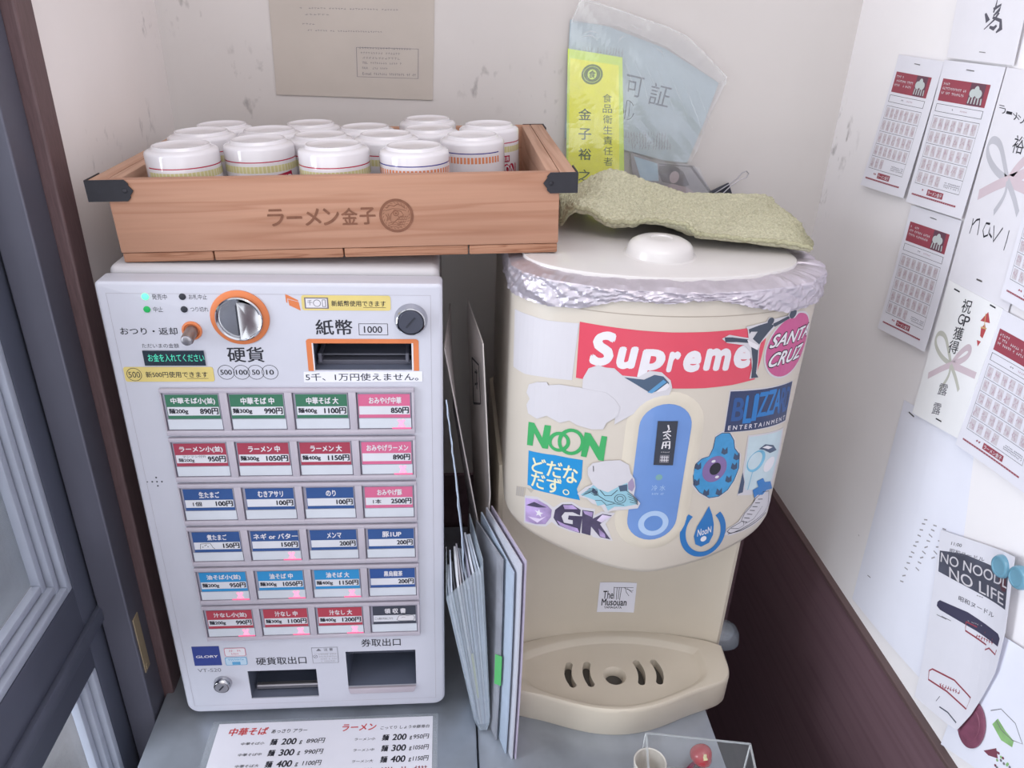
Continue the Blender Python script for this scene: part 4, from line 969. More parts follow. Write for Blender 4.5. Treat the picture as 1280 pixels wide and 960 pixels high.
s.poly(P_((694, 637), (703, 630), (715, 630), (726, 637), (725, 644), (716, 640), (706, 640), (702, 645), (705, 653), (716, 655), (716, 650), (710, 649), (711, 644), (728, 645), (725, 666), (712, 662), (698, 656), (692, 647)), dkp, 1); s.poly(P_((696, 650), (706, 655), (722, 660), (724, 665), (712, 662), (700, 656)), pur, 2); s.poly(P_((704, 631), (716, 631), (722, 636), (706, 636)), pur, 2)
s.poly(P_((728, 637), (742, 639), (741, 648), (753, 642), (765, 644), (750, 655), (763, 674), (750, 671), (739, 658), (738, 669), (727, 666)), dkp, 1); s.poly(P_((729, 638), (741, 640), (740, 646), (731, 642)), pur, 2); s.poly(P_((753, 643), (764, 645), (752, 653), (746, 650)), lil, 2); s.poly(P_((748, 660), (756, 667), (757, 672), (750, 670)), pur, 2)
bodysheet(s, 'sticker', lab='violet lettering sticker with a white star')
s = Sheet(); teal = mat('sticker_pale_teal', (150, 196, 212), .4)
s.back(P_((722, 616), (732, 608), (741, 604), (735, 592), (735, 584), (741, 578), (756, 575), (775, 574), (786, 580), (788, 590), (793, 598), (794, 608), (792, 618), (800, 628), (797, 634), (780, 636), (766, 637), (757, 640), (752, 632), (740, 628), (734, 622), (726, 620)), vinyl)
s.poly(P_((726, 617), (735, 611), (742, 605), (748, 610), (760, 614), (775, 606), (784, 602), (786, 614), (796, 624), (796, 629), (780, 632), (768, 632), (760, 637), (756, 629), (747, 631), (744, 624), (733, 620)), teal, 1)
s.poly(P_((785, 602), (790, 596), (792, 601), (793, 607), (790, 613), (785, 610)), mat('sticker_mauve', (160, 144, 176), .4), 2); s.poly(P_((741, 608), (747, 613), (746, 617), (740, 614)), mat('sticker_slate', (74, 92, 116), .4), 2); s.poly(P_((773, 606), (784, 604), (784, 612), (775, 613)), mat('sticker_slate', (74, 92, 116), .4), 2)
for k in range(5): s.line(P_((728 + 2 * k, 618 - k * 2.2), (738 + 2 * k, 614 - k), (744 + k, 618)), .0005, ink, 3); s.line(P_((783 + k, 612 + 3.5 * k), (790 + k, 617 + 2.6 * k), (797, 624 + 1.4 * k)), .0005, ink, 3)
for r_ in (4, 7): O_ = [sz(775 + r_ * math.cos(a), 622 + r_ * .8 * math.sin(a)) for a in [2 * math.pi * k / 18 for k in range(18)]]; s.line(O_, .0005, ink, 3, True)
s.line(P_((750, 611), (756, 618), (764, 618), (772, 611)), .0006, ink, 3); s.line(P_((748, 618), (757, 624), (768, 627)), .0006, ink, 3); s.line(P_((742, 581), (742, 588)), .0006, ink, 3); s.line(P_((744, 624), (752, 624), (758, 630), (768, 628), (780, 630)), .0005, ink, 3)
bodysheet(s, 'sticker', h0=.0017, lab='torn pale teal cut-out sticker left of the blue panel')
s = Sheet(); tan_ = mat('tape_residue', (188, 178, 166), .7)
s.poly(P_((646, 607), (658, 609), (656, 621), (645, 619)), tan_, 1); [s.line(P_((647 + k * 2.6, 608 + k * .4), (646.4 + k * 2.4, 619 + k * .3)), .0007, pale_ink, 2) for k in range(4)]; s.poly(P_((658, 609), (668, 612), (664, 616)), tan_, 1)
bodysheet(s, 'tape_residue', h0=.0002, lab='scrap of old tape by the left edge')
# right-hand group
s = Sheet(); plum = mat('sticker_plum', (196, 88, 140), .4)
cc, rxx, ryy = (989, 434), 30, 39
th_ = math.radians(12)
def EL(k, m, f_=1.0): a = 2 * math.pi * k / m; x, y = rxx * f_ * math.cos(a), ryy * f_ * math.sin(a); return sz(min(988 + x * math.cos(th_) - y * math.sin(th_), 1015 - abs(y) * .0), cc[1] + x * math.sin(th_) * .4 + y)
c0 = sz(985, 431); L0 = sz(958, 436); T0 = sz(992, 393); B0 = sz(978, 470)
ry0 = (T0[1] - B0[1]) / 2; cz = (T0[1] + B0[1]) / 2; rx0 = ry0 * 1.0; cs_ = L0[0] + rx0
s.back([(cs_ + (rx0 + .0018) * math.cos(2 * math.pi * k / 40), cz + (ry0 + .0018) * math.sin(2 * math.pi * k / 40)) for k in range(40)], vinyl)
s.disc(cs_, cz, rx0, plum, 1, ry0, 40)
s.text('SANTA', cs_ - rx0 * .95, cz + ry0 * .04, cs_ + rx0 * .95, cz + ry0 * .52, ink, 2, .10, .35); s.text('SANTA', cs_ - rx0 * .92, cz + ry0 * .07, cs_ + rx0 * .92, cz + ry0 * .49, white_ink, 3, .04, .35)
s.text('CRUZ', cs_ - rx0 * .85, cz - ry0 * .60, cs_ + rx0 * .80, cz - ry0 * .08, ink, 2, .10, .35); s.text('CRUZ', cs_ - rx0 * .82, cz - ry0 * .57, cs_ + rx0 * .77, cz - ry0 * .11, white_ink, 3, .04, .35)
bodysheet(s, 'sticker', h0=.0004, lab='round plum sticker with white slanted lettering')
s = Sheet(); dks = mat('sticker_charcoal', (64, 72, 88), .4)
OUTL = [(902, 423), (911, 418), (935, 422), (934, 412), (932, 408), (957, 402), (961, 396), (967, 398), (984, 394), (987, 387), (994, 386), (997, 391), (992, 397), (985, 398), (968, 408), (957, 421), (950, 428), (948, 436), (947, 450), (945, 468), (948, 471), (936, 473), (939, 460), (938, 440), (930, 431), (908, 428)]
s.back(P_(*OUTL), vinyl)
s.poly(P_((905, 421), (915, 421), (934, 423.5), (935, 428), (920, 427), (906, 427)), dks, 1)
s.poly(P_((935, 411), (948, 406), (958, 403), (967, 406), (960, 414), (952, 424), (948, 430), (940, 423), (946, 414), (938, 414), (936, 417)), dks, 1)
s.disc(*sz(962.5, 401), .0036, dks, 2, n=16); s.poly(P_((965, 404), (984, 394.5), (986, 397), (967, 408)), dks, 2); s.disc(*sz(990, 391.5), .0046, dks, 3, n=20)
s.poly(P_((938, 433), (947, 435), (946, 450), (944, 466), (947, 471), (938, 472), (940, 452)), dks, 1); s.poly(P_((933, 424), (947, 431), (946, 437), (936, 432)), white_ink, 2)
bodysheet(s, 'sticker', h0=.0011, lab='dark silhouette sticker of a kicking player with a ball')
s = Sheet(); nv = mat('sticker_navy', (52, 62, 98), .4); b1_ = mat('sticker_blue', (44, 120, 190), .4); b2_ = mat('sticker_mid_blue', (46, 86, 146), .4)
q4 = [sz(913, 489), sz(990, 476), sz(981, 525), sz(905, 540)]; f = inq(q4); s.back([f(-.01, -.03), f(.5, -.02), f(1.01, -.01), f(1.01, 1.03), f(.5, 1.02), f(-.01, 1.01)], vinyl); s.poly([f(0, 0), f(.5, 0.01), f(1, 0), f(1, 1), f(.5, 1.0), f(0, 1)], nv, 1)
for i, (ch, m, u0, u1, v0, v1) in enumerate((('B', b2_, .06, .22, .16, .74), ('L', b1_, .22, .34, .12, .82), ('I', b1_, .34, .41, .10, .78), ('Z', b1_, .41, .56, .08, .70), ('Z', b1_, .55, .69, .06, .70), ('A', b1_, .66, .80, .08, .70), ('R', b2_, .78, .91, .08, .74), ('D', b2_, .89, .99, .10, .74))): qtext(s, f, ch, u0, v0, u1, v1, m, 2, .04)
qtext(s, f, 'E N T E R T A I N M E N T', .04, .84, .96, .95, white_ink, 2, .02)
bodysheet(s, 'sticker', h0=.0004, lab='dark blue sticker with bright blue lettering')
s = Sheet(); sky = mat('sticker_azure', (70, 150, 204), .45, var=.12, scale=90); vio = mat('sticker_grape', (132, 108, 160), .4); tl_ = mat('sticker_steel_blue', (66, 82, 110), .4)
B1 = [(866, 592), (869, 580), (877, 573), (886, 570), (891, 560), (894, 546), (902, 541), (912, 541), (917, 550), (918, 560), (924, 568), (923, 585), (917, 600), (909, 612), (898, 620), (886, 622), (874, 615), (867, 606)]
cx_, cy0 = 896, 583; s.back(P_(*[(cx_ + (x - cx_) * 1.07, cy0 + (y - cy0) * 1.05) for x, y in B1]), vinyl); s.poly(P_(*B1), sky, 1)
s.line([sz(*p) for p in B1], .0006, ink, 2, True); ey = sz(893, 586); s.disc(ey[0], ey[1], .0130, vio, 2, .0150); s.disc(ey[0] + .0005, ey[1] + .0003, .0060, ink, 3, .0070); s.disc(ey[0] - .003, ey[1] + .0095, .0022, white_ink, 4, .0016, 12); s.disc(ey[0] + .004, ey[1] - .0095, .0022, white_ink, 4, .0016, 12)
for x, y in ((872, 582), (870, 602), (882, 615), (898, 614), (910, 598), (917, 582), (920, 570), (905, 563)): s.poly(P_((x - 4, y + 3), (x - 2, y - 4), (x + 1, y - 1), (x + 4, y - 5), (x + 4, y + 3), (x, y + 5)), tl_, 2)
bodysheet(s, 'sticker', h0=.0004, lab='furry blue eye sticker')
s = Sheet(); ice = mat('sticker_ice', (196, 214, 222), .45, var=.05, scale=50); sh_ = mat('sticker_ice_blue', (120, 184, 216), .45, var=.15, scale=50)
s.back(P_((935, 544), (957, 541), (979, 534), (974, 568), (965, 604), (956, 615), (921, 619), (928, 590)), vinyl); s.poly(P_((936, 546), (957, 543), (977, 537), (972, 566), (963, 602), (940, 612), (931, 612), (930, 592)), ice, 1)
s.poly(P_((922, 617), (928, 590), (930, 602), (928, 615)), tl_, 2)
dd = sz(945, 576); s.disc(dd[0], dd[1], .0125, sh_, 2, .0125); s.disc(dd[0] - .002, dd[1] + .001, .0095, ice, 3, .010); e2 = sz(961, 580); s.disc(e2[0], e2[1], .0095, white_ink, 2, .0085)
s.poly(P_((948, 561), (956, 555), (966, 556), (970, 562), (962, 566), (954, 562)), tl_, 2); s.poly(P_((952, 559), (958, 556.5), (965, 558.5), (960, 561)), white_ink, 3); s.line(P_((934, 612), (940, 590), (946, 586)), .0009, sh_, 2)
bodysheet(s, 'sticker', h0=.0004, lab='pale icy blue picture sticker at the right edge')
s = Sheet()
s.back(P_((905, 668), (908, 661), (922, 652), (932, 637), (942, 626), (946, 612), (952, 606), (960, 610), (962, 625), (957, 640), (945, 653), (928, 663), (912, 669)), vinyl)
SH = [(908, 664), (913, 659), (925, 652), (930, 641), (938, 632), (944, 622), (953, 614), (960, 613), (959, 630), (954, 640), (940, 652), (925, 661), (913, 666), (908, 664)]
s.line(P_(*SH), .0008, ink, 1); s.line(P_((909, 666.5), (925, 662.5), (942, 653), (956, 640)), .0010, ink, 1); s.line(P_((913, 660), (922, 660), (929, 656), (928, 650)), .0006, ink, 1); s.line(P_((930, 654), (941, 648), (952, 632)), .0006, ink, 1)
for k in range(7): s.line(P_((926 + 3.4 * k, 651 - 4.6 * k), (933 + 3.2 * k, 652 - 4.8 * k)), .0008, ink, 1)
s.poly(P_((942, 622), (940, 612), (947, 608), (945, 601), (953, 597), (955, 602), (962, 601), (964, 610), (957, 612), (952, 618), (946, 618)), mat('sticker_blue', (44, 120, 190), .4), 1)
bodysheet(s, 'sticker', h0=.0009, lab='line drawing sticker of a high-top sneaker with blue smoke')
s = Sheet(); drb = mat('sticker_water_blue', (50, 118, 184), .4); cd_ = sz(878.5, 662); 
O_ = [sz(878.5 + 25 * math.cos(math.radians(a)) + 4 * math.sin(math.radians(a)) * -1, 664 + 28.5 * math.sin(math.radians(a))) for a in range(-52, 226, 6)]
s.line(O_, .0062, drb, 1)
s.poly(P_((886, 632), (890, 643), (892, 655), (891, 668), (886, 678), (876, 683), (869, 680), (867, 670), (871, 658), (879, 645)), drb, 2)
qd = (sz(871, 670.5), sz(888.5, 665), sz(889, 657), sz(872, 661.5)); s.text('NooN', 0, 0, 0, 0, white_ink, 3, .02, quad=qd); s.disc(*sz(879, 673), .0034, white_ink, 3, n=18)
bodysheet(s, 'sticker', h0=.0003, lab='blue water drop sticker inside an open ring')
# label on the column
s = Sheet(); yc = .0782; tlc = on(749, 729, 1, yc); brc = on(793, 765, 1, yc)
cq = [on(750, 728, 1, yc), on(796, 728, 1, yc), on(792, 765, 1, yc), on(746, 765, 1, yc)]; f = inq([(p.x, p.z) for p in cq])
s.back([f(0, 0), f(1, 0), f(1, 1), f(0, 1)], paper); qtext(s, f, 'The', .12, .28, .40, .55, ink, 1, .02); qtext(s, f, 'Musouan', .10, .54, .78, .78, ink, 1, .03); qtext(s, f, 'YAMAGATA', .18, .80, .66, .88, ink, 1, .03)
for a, b in (((.40, .15), (.42, .55)), ((.40, .17), (.92, .16)), ((.48, .17), (.49, .58)), ((.60, .17), (.58, .60)), ((.54, .17), (.54, .56))): s.line([f(*a), f(*b)], .0007, ink)
s.line([f(.70, .17), f(.74, .32), f(.82, .44)], .0006, ink); s.line([f(.75, .20), f(.88, .28), f(.92, .24)], .0007, ink); s.line([f(.66, .17), f(.80, .24), f(.90, .33)], .0005, ink)
o = s.build('sticker', lambda u, v, h: Vector((u, .0784 - .0200 * ((u - XC) / .130) ** 2 - h, v)), None, du=.006, thick=.0002); o.parent = WD; o.matrix_parent_inverse = Matrix.Translation(-WOFF); o['label'] = 'small white sticker with black lettering under the body'
# ================================================================== cards and files between machine and dispenser
def leaf(nm, front, back, th, m, label, cat, group=None, bow=0.0, nu=10, nv=14, parent=None):
    """a standing sheet lofted between its front edge and its back edge (lists of points, top to bottom)"""
    front = [Vector(p) for p in front]; back = [Vector(p) for p in back]
    def along(P, t):
        t *= len(P) - 1; i = min(int(t), len(P) - 2); return P[i].lerp(P[i + 1], t - i)
    def f(u, v):
        p = along(front, v).lerp(along(back, v), u); return p + Vector((bow * math.sin(u * math.pi) * math.sin(v * math.pi * .9 + .2), 0, 0))
    bm = bmesh.new(); slab(bm, f, nu, nv, th); bmesh.ops.recalc_face_normals(bm, faces=bm.faces)
    o = put(nm, bm, m, parent, 40)
    if label: tag(o, label, cat, group)
    return o
greycard = mat('grey_card', (186, 178, 178), .7, var=.02, k=.92)
def under(o, par): o.parent = par; o.matrix_parent_inverse = Matrix.Translation(-Vector(par.location)); return o
yy = .045; p1 = on(555, 436, 1, yy); p2 = on(604, 690, 1, yy); e1 = Vector((.3330, yy, ZC))
fr = [p1, p1.lerp(p2, .5), p2, p2.lerp(e1, .5) + Vector((.002, 0, 0)), e1]; bk = [Vector((on(562, 391, 1, .14).x, .16, p1.z + .004)), Vector((p1.x + .010, .20, .30)), Vector((p2.x - .012, .20, .15)), Vector((.330, .20, .07)), Vector((.3290, .20, ZC))]
MB_ = empty('folded_menu_card', (e1.x, .16, ZC), 'tall folded grey menu card standing open in the gap beside the machine', 'menu card')
under(leaf('left_panel', fr, bk, .0012, greycard, None, None, nv=24), MB_)
p3 = on(603, 429, 1, yy); p4 = on(612, 618, 1, yy); e3 = Vector((.3390, yy, ZC))
fr3 = [p3, p3.lerp(p4, .5), p4, p4.lerp(e3, .5) + Vector((.001, 0, 0)), e3]; bk3 = [Vector((on(584, 386, 1, .14).x, .16, p3.z + .004)), Vector((p3.x - .006, .20, .30)), Vector((p4.x - .010, .20, .15)), Vector((.336, .20, .07)), Vector((.3350, .20, ZC))]
rp = under(leaf('right_panel', fr3, bk3, .0012, mat('grey_card_light', (200, 194, 192), .7, var=.02, k=.8), None, None, nv=24), MB_)
def along3(P, t): t *= len(P) - 1; i = min(int(t), len(P) - 2); return Vector(P[i]).lerp(Vector(P[i + 1]), t - i)
s = Sheet()
for q in (((.16, .085), (.16, .20)), ((.16, .20), (.62, .225)), ((.62, .225), (.62, .105)), ((.62, .105), (.16, .085)), ((.30, .12), (.46, .13)), ((.30, .15), (.48, .165)), ((.36, .115), (.36, .17))): s.line(q, .006 if abs(q[0][0] - q[1][0]) > .1 else .05, ink, 1)
o = s.build('printed_mark', lambda u, v, h: along3(fr3, v).lerp(along3(bk3, v), u) + Vector((-.0020 - h, 0, 0)), None); under(o, rp); o.matrix_parent_inverse = Matrix.Identity(4)
bluew = mat('pale_blue_paper', (186, 200, 220), .7, var=.05, scale=40)
# clear plastic file with papers in it
PFx = empty('plastic_file', (.335, 0, ZC), 'milky clear plastic file stuffed with sheets leaning beside the machine', 'file')
clear = film('milky_plastic', (206, 220, 234), .30, .15, .12)
def fpt(u, v, y): return on(u, v, 1, y)
yF, yBk = -.030, .020
TLf, TRf = fpt(556.5, 742, yF), fpt(603, 700, yF); BLf, BRf = fpt(596, 916, yF), fpt(613, 914, yF)
BLf.z = max(BLf.z, ZC + .001); BRf.z = max(BRf.z, ZC + .001)
def filept(u, v, side):
    """u front to back, v top to bottom, side 0 left cover .. 1 right cover"""
    L = TLf.lerp(BLf, v); R = TRf.lerp(BRf, v)
    L = Vector((max(L.x - .006 * u, .3022), 0, L.z)); R = Vector((R.x - .0125 * u, 0, R.z))
    p = L.lerp(R, side); p.y = yF + (yBk - yF) * u; p.z += .022 * u * (1 - v)
    if v > .90: k = (v - .90) / .10; mid = L.lerp(R, .5); p.x += (mid.x - p.x) * k * k * .6
    p.z = max(p.z, ZC + .0006)
    return p
for sd in (0, 1):
    bm = bmesh.new(); slab(bm, lambda u, v, sd=sd: filept(u, v, sd), 8, 24, .0008); o = put('cover', bm, clear, None, 40); under(o, PFx)
bm = bmesh.new(); slab(bm, lambda u, v: filept(0, .02 + .97 * v, u) - Vector((0, .0012, 0)), 8, 20, .0006); under(put('front_gusset', bm, film('milky_plastic_front', (206, 220, 236), .22, .12, .12), None, 40), PFx)
sheetc = [(214, 220, 232), (196, 204, 220), (150, 152, 164), (222, 224, 232), (176, 172, 180), (206, 212, 226), (196, 206, 222), (160, 160, 178), (216, 220, 232), (190, 200, 216), (206, 214, 228)]
for k, c_ in enumerate(sheetc):
    sd = .05 + .86 * k / (len(sheetc) - 1); rk = random.Random(k); dz = rk.uniform(0, .10)
    bm = bmesh.new(); slab(bm, lambda u, v, sd=sd, dz=dz: filept(.02 + .9 * u, .01 + dz + (.95 - dz) * v, sd), 6, 16, .0016 if k % 3 else .0024); o = put('paper_sheet', bm, mat('file_sheet_tone_' + 'abcdefghijk'[k], c_, .75, var=.05, scale=40), None, 40); under(o, PFx)
T1, T2, T3 = on(557, 500, 1, .0), on(568, 590, 1, .0), on(578, 690, 1, -.008)
def torn(u, v):
    P = [T1, T2, T3, filept(.3, .35, .30), filept(.3, .6, .30)]; p = along3(P, v); j = .0016 * noise.noise(Vector((v * 30, 3, u))) if u < .2 else 0
    return Vector((max(p.x + j + .002 * u, .3018), p.y + .018 * u + 2 * j, p.z - .03 * u * (1 - v)))
bm = bmesh.new(); slab(bm, torn, 6, 40, .0012); o = put('paper_sheet', bm, bluew, None, 40); o['label'] = 'tall ragged pale blue sheet'; under(o, PFx)
bm = bmesh.new(); slab(bm, lambda u, v: filept(0, .46 + .30 * v, .40 + .09 * u) - Vector((0, .0006, 0)), 4, 6, .0005); o = put('index_tab', bm, mat('tab_yellow', (206, 208, 152), .6), None, 40); o['label'] = 'pale yellow index tab'; under(o, PFx)
# cards at the right of the gap, each a few millimetres left of the next
whc = mat('white_card', (206, 208, 220), .7, var=.03); lilc = mat('lilac_card', (196, 186, 208), .7, var=.02)
XF0 = .3812; YB = .040
def card(k, y0, ztop_px, m, lab, zt2, cat='card', nm='menu_card'):
    xf = XF0 - .0042 * k; XB0 = .352 - .0013 * k; fx = lambda y: xf + (XB0 - XF0) * (y + .07) / (YB + .07)
    zt = on(ztop_px[0], ztop_px[1], 1, y0).z; zb = on(zt2[0], zt2[1], 1, YB).z
    F_ = [Vector((fx(y0) + .0012 * math.sin(t * 3.14), y0 - .004 * t, zt + (ZC + .0004 - zt) * t)) for t in (0, .25, .5, .75, 1)]
    B_ = [Vector((fx(YB), YB, zb + (ZC + .0004 - zb) * t)) for t in (0, .25, .5, .75, 1)]
    return leaf(nm, F_, B_, .0015, m, lab, cat, 'menu cards standing in the gap beside the dispenser', nv=16)
card(0, -.066, (642, 702), lilc, 'lilac card standing nearest the dispenser in the gap', (617, 632))
card(1, -.066, (636, 706), whc, 'white card just left of the lilac card', (612, 634))
card(2, -.058, (629, 716), bluew, 'bluish card behind the white one with a green tab before it', (607, 640))
card(3, -.040, (620, 700), mat('dim_card', (158, 160, 170), .6, var=.2, scale=30), 'dim grey card between the plastic file and the bluish card', (600, 650))
XB0 = .352; gx = XF0 - .0042 * 3 - .0035
bm = bmesh.new(); zt1, zb1_ = on(620, 822, 1, -.045).z, on(624, 858, 1, -.045).z
slab(bm, lambda u, v: Vector((gx + (XB0 - XF0) * (-.046 + .07 + .010 * u) / (YB + .07) + .0044 * (1 - u) - .0004, -.0445 + .004 * u, zt1 + (zb1_ - zt1) * v)), 3, 3, .0008); gtab = put('green_tab', bm, mat('tab_green', (92, 186, 110), .6), None, 40)
gtab['label'] = 'green index tab'; gtab.parent = bpy.data.objects['menu_card.003']

# ================================================================== laminated menu on the worktop
mq = [on(272, 903, 2, ZC + .001), on(541, 899, 2, ZC + .001)]; yb = -.175
m0 = mq[0]; m1 = mq[1]; dxs = (on(254, 960, 2, ZC).x - m0.x) / (on(254, 960, 2, ZC).y - m0.y)
MX = lambda u, v, h: Vector((m0.x + .003 + u * (m1.x - m0.x - .003), -.0075 - v * .165, ZC + .0014 + h))
s = Sheet(); s.back([(0, 0), (1, 0), (1, 1), (0, 1)], paper); mred = mat('menu_red', (206, 62, 64), .5); mbr = mat('menu_brown', (150, 76, 84), .5)
Wm = m1.x - m0.x
def mt(t, u0, v0, u1, v1, m=ink, b=.03, sh=.15): s.text(t, u0, v1 * .70 - .01, u1, v0 * .70 - .01, m, 1, b, sh)
mt('中華そば', .055, .07, .235, .165, mred, .045); mt('あっさり アラー', .25, .105, .415, .150); mt('ラーメン', .575, .075, .735, .160, mred, .045); mt('こってり しょうゆ豚骨白', .755, .115, .985, .155, ink, .02)
for k, (g, a, b) in enumerate((('200', '890円', '950円'), ('300', '990円', '1050円'), ('400', '1100円', '1150円'))):
    v = .215 + .125 * k
    mt('中華そば' + '小中大'[k], .125, v + .03, .23, v + .062, ink, .02); mt('麺', .255, v, .29, v + .075, ink, .06); mt(g, .305, v, .375, v + .075, ink, .05); mt('g', .388, v + .03, .402, v + .075); mt(a, .42, v + .012, .505, v + .070)
    mt('ラーメン' + '小中大'[k], .64, v + .03, .735, v + .062, ink, .02); mt('麺', .765, v, .80, v + .075, ink, .06); mt(g, .812, v, .88, v + .075, ink, .05); mt('g', .893, v + .03, .906, v + .075); mt(b, .912, v + .012, .985, v + .070)
s.text('スープ', .60, .430, .66, .402, mbr, 1, .03)
for k in range(4): s.scrawl(.695 + .075 * k, .430, .755 + .075 * k, .402, 4, mbr, 1)
mm = s.build('menu_sheet', MX, None, thick=.0004); tag(mm, 'laminated price menu lying on the worktop in front of the ticket machine', 'menu')
bm = bmesh.new(); box(bm, m0.x - .005, m1.x + .006, -.0075 - .170, -.0035, ZC + .0002, ZC + .0008); under(put('laminate', bm, film('laminate_film', (214, 222, 230), .25, .1, .1)), mm); bpy.data.objects['laminate'].matrix_parent_inverse = Matrix.Identity(4)
# ================================================================== clear acrylic box with a red charm
zt_ = .045
b0_, b1_ = on(806, 915, 2, zt_), on(939, 929, 2, zt_)
AB = empty('acrylic_box', (b0_.x, b0_.y, ZC), 'clear acrylic tray box on the worktop at the bottom edge of the photo', 'box')
acr = film('acrylic', (222, 228, 232), .05, .05, .06); acre = film('acrylic_edge', (224, 230, 234), .55, .1, .15)
dirx = (b1_ - b0_); Lb = dirx.length; dirx.normalize(); diry = Vector((dirx.y, -dirx.x, 0)); 
if diry.y > 0: diry = -diry
DPT = .10
def AP(a, b, z): p = b0_ + dirx * a + diry * b; return Vector((p.x, p.y, z))
for nm, (a0, a1, c0_, c1_, z0, z1) in {'back_wall': (0, Lb, 0, .0025, ZC, zt_), 'front_wall': (0, Lb, DPT, DPT + .0025, ZC, zt_ - .02), 'left_wall': (0, .0025, .0025, DPT, ZC, zt_), 'right_wall': (Lb - .0025, Lb, .0025, DPT, ZC, zt_), 'base': (.0025, Lb - .0025, .0025, DPT, ZC, ZC + .0025)}.items():
    bm = bmesh.new(); v8 = [bm.verts.new(AP(a, b, z)) for z in (z0, z1) for a, b in ((a0, c0_), (a1, c0_), (a1, c1_), (a0, c1_))]
    for q in ((0, 1, 2, 3), (4, 5, 6, 7), (0, 1, 5, 4), (1, 2, 6, 5), (2, 3, 7, 6), (3, 0, 4, 7)): bm.faces.new([v8[i] for i in q]).material_index = 1 if q in ((4, 5, 6, 7),) else 0
    bmesh.ops.recalc_face_normals(bm, faces=bm.faces); under(put(nm, bm, [acr, acre]), AB)
bm = bmesh.new(); tube(bm, [AP(0.001, .0012, zt_), AP(Lb - .001, .0012, zt_)], .0012, 6); tube(bm, [AP(.001, .001, ZC + .003), AP(.001, .001, zt_)], .001, 6); tube(bm, [AP(Lb - .001, .001, ZC + .003), AP(Lb - .001, .001, zt_)], .001, 6); tube(bm, [AP(.001, .001, ZC + .006), AP(Lb - .001, .001, ZC + .006)], .0009, 6); under(put('polished_edge', bm, acre), AB)
rc_ = on(877, 945, 2, ZC + .016); red_ch = mat('charm_red', (190, 40, 54), .25, coat=.5, var=.08)
ch = empty('red_charm', (rc_.x, rc_.y, ZC + .003), 'round glossy red charm with a cream mark inside the clear box', 'charm')
bm = bmesh.new(); bmesh.ops.create_uvsphere(bm, u_segments=32, v_segments=20, radius=.0125)
for v in bm.verts: v.co.z = v.co.z * 1.05 + .0135; v.co.x += .0012 * math.sin(v.co.z * 300)
put('ball', bm, red_ch, ch, 60)
bm = bmesh.new(); grid(bm, lambda u, v: Vector((.0127 * math.sin((u - .5) * .45 + .05 * math.sin(v * 9)) * math.cos(.5 + v * .5), -.0128 * math.cos(.5 + v * .5) * math.cos((u - .5) * .5), .0135 + .0134 * math.sin(.5 + v * .5))), 6, 8); put('cream_mark', bm, mat('charm_cream', (232, 222, 170), .4), ch)
for k in range(9):
    bm = bmesh.new(); a = -2.2 + .22 * k; tube(bm, [(-.010 + .003 * math.cos(a), -.004 + .003 * math.sin(a), .012), (-.016 + .010 * math.cos(a) * .5, -.006 + .004 * math.sin(a), .005 + .001 * (k % 3)), (-.018 + .012 * math.cos(a) * .5, -.008 + .006 * math.sin(a), .0008)], .0009, 5); put('tassel_thread', bm, mat('tassel_red', (150, 48, 84), .6), ch)
rp_ = on(812, 957, 2, ZC + .03)
bm = bmesh.new(); lathe(bm, [(.0120, 0), (.0165, .016), (.0180, .0335), (.0172, .0345), (.0162, .0335), (.0148, .016), (.0108, .002), (.001, .0018)], 40); o = put('small_cup', bm, mat('small_cup_white', (220, 214, 206), .3), None, 40, loc=(rp_.x, rp_.y, ZC + .0026)); tag(o, 'small white cup inside the clear box, only its rim showing', 'cup')
# ================================================================== green towel on the lid
tow = mat('towel_green', (204, 200, 174), .95, var=.20, scale=420, bump=.6, spec=.1)
FRT = [(698, 303, .105), (704, 285, .100), (711, 270, .094), (720, 266, .088), (741, 272, .082), (759, 285, .076), (785, 287, .070), (806, 286, .066), (837, 289.5, .060), (858, 300, .052), (871, 313, .048), (893, 317.6, .044), (936, 320, .038), (975, 316, .036), (1012, 325, .026)]
BCK = [(698, 242, .22), (708, 237, .235), (720, 234, .245), (741, 223, .25), (761, 216, .25), (785, 222, .25), (806, 231, .25), (828, 238, .25), (854, 247, .25), (889, 253, .25), (940, 256, .25), (960, 262, .24), (967, 279, .20), (992, 298, .13), (1014, 320, .04)]
LZ = .5640
def catmull(P, t):
    n = len(P) - 1; t = min(max(t, 0), 1) * n; i = min(int(t), n - 1); f = t - i
    a, b, c, d = P[max(i - 1, 0)], P[i], P[i + 1], P[min(i + 2, n)]
    return (b * 2 + (c - a) * f + (a * 2 - b * 5 + c * 4 - d) * f * f + (b * 3 - a - c * 3 + d) * f ** 3) * .5
def low(p):
    p = p.copy(); p.z = max(p.z, LZ + .001) if (p.x - WX) ** 2 < .0190 and p.y > -.01 else p.z; return p
F3 = [low(on(u, v, 1, y)) for u, v, y in FRT]; B3 = [on(u, v, 1, y) for u, v, y in BCK]
def towpt(u, v):
    a, b = catmull(F3, u), catmull(B3, u)
    p = a.lerp(b, v)
    lift = .005 * math.sin(v * math.pi) * (1 - .5 * u) + .006 * math.sin(v * math.pi * 2.0 + 3 * u) + .005 * math.sin(u * 17 + v * 4) * math.sin(v * math.pi)
    p.z += lift * min(1, (1 - u) * 5 + .3)
    rr_ = math.hypot(p.x - kc.x, p.y - kc.y)
    if rr_ < .046: p.z = max(p.z, .5778 - max(0, rr_ - .034) * 1.2)
    p.z = max(p.z, LZ)
    q = Vector((u * 42, v * 30, 2)); p += Vector((0, -.6, .8)) * (noise.noise(q) * .0022 + noise.noise(q * 2.3) * .0018 + noise.noise(q * 6) * .0011 + noise.noise(q * 13) * .0008)
    return p
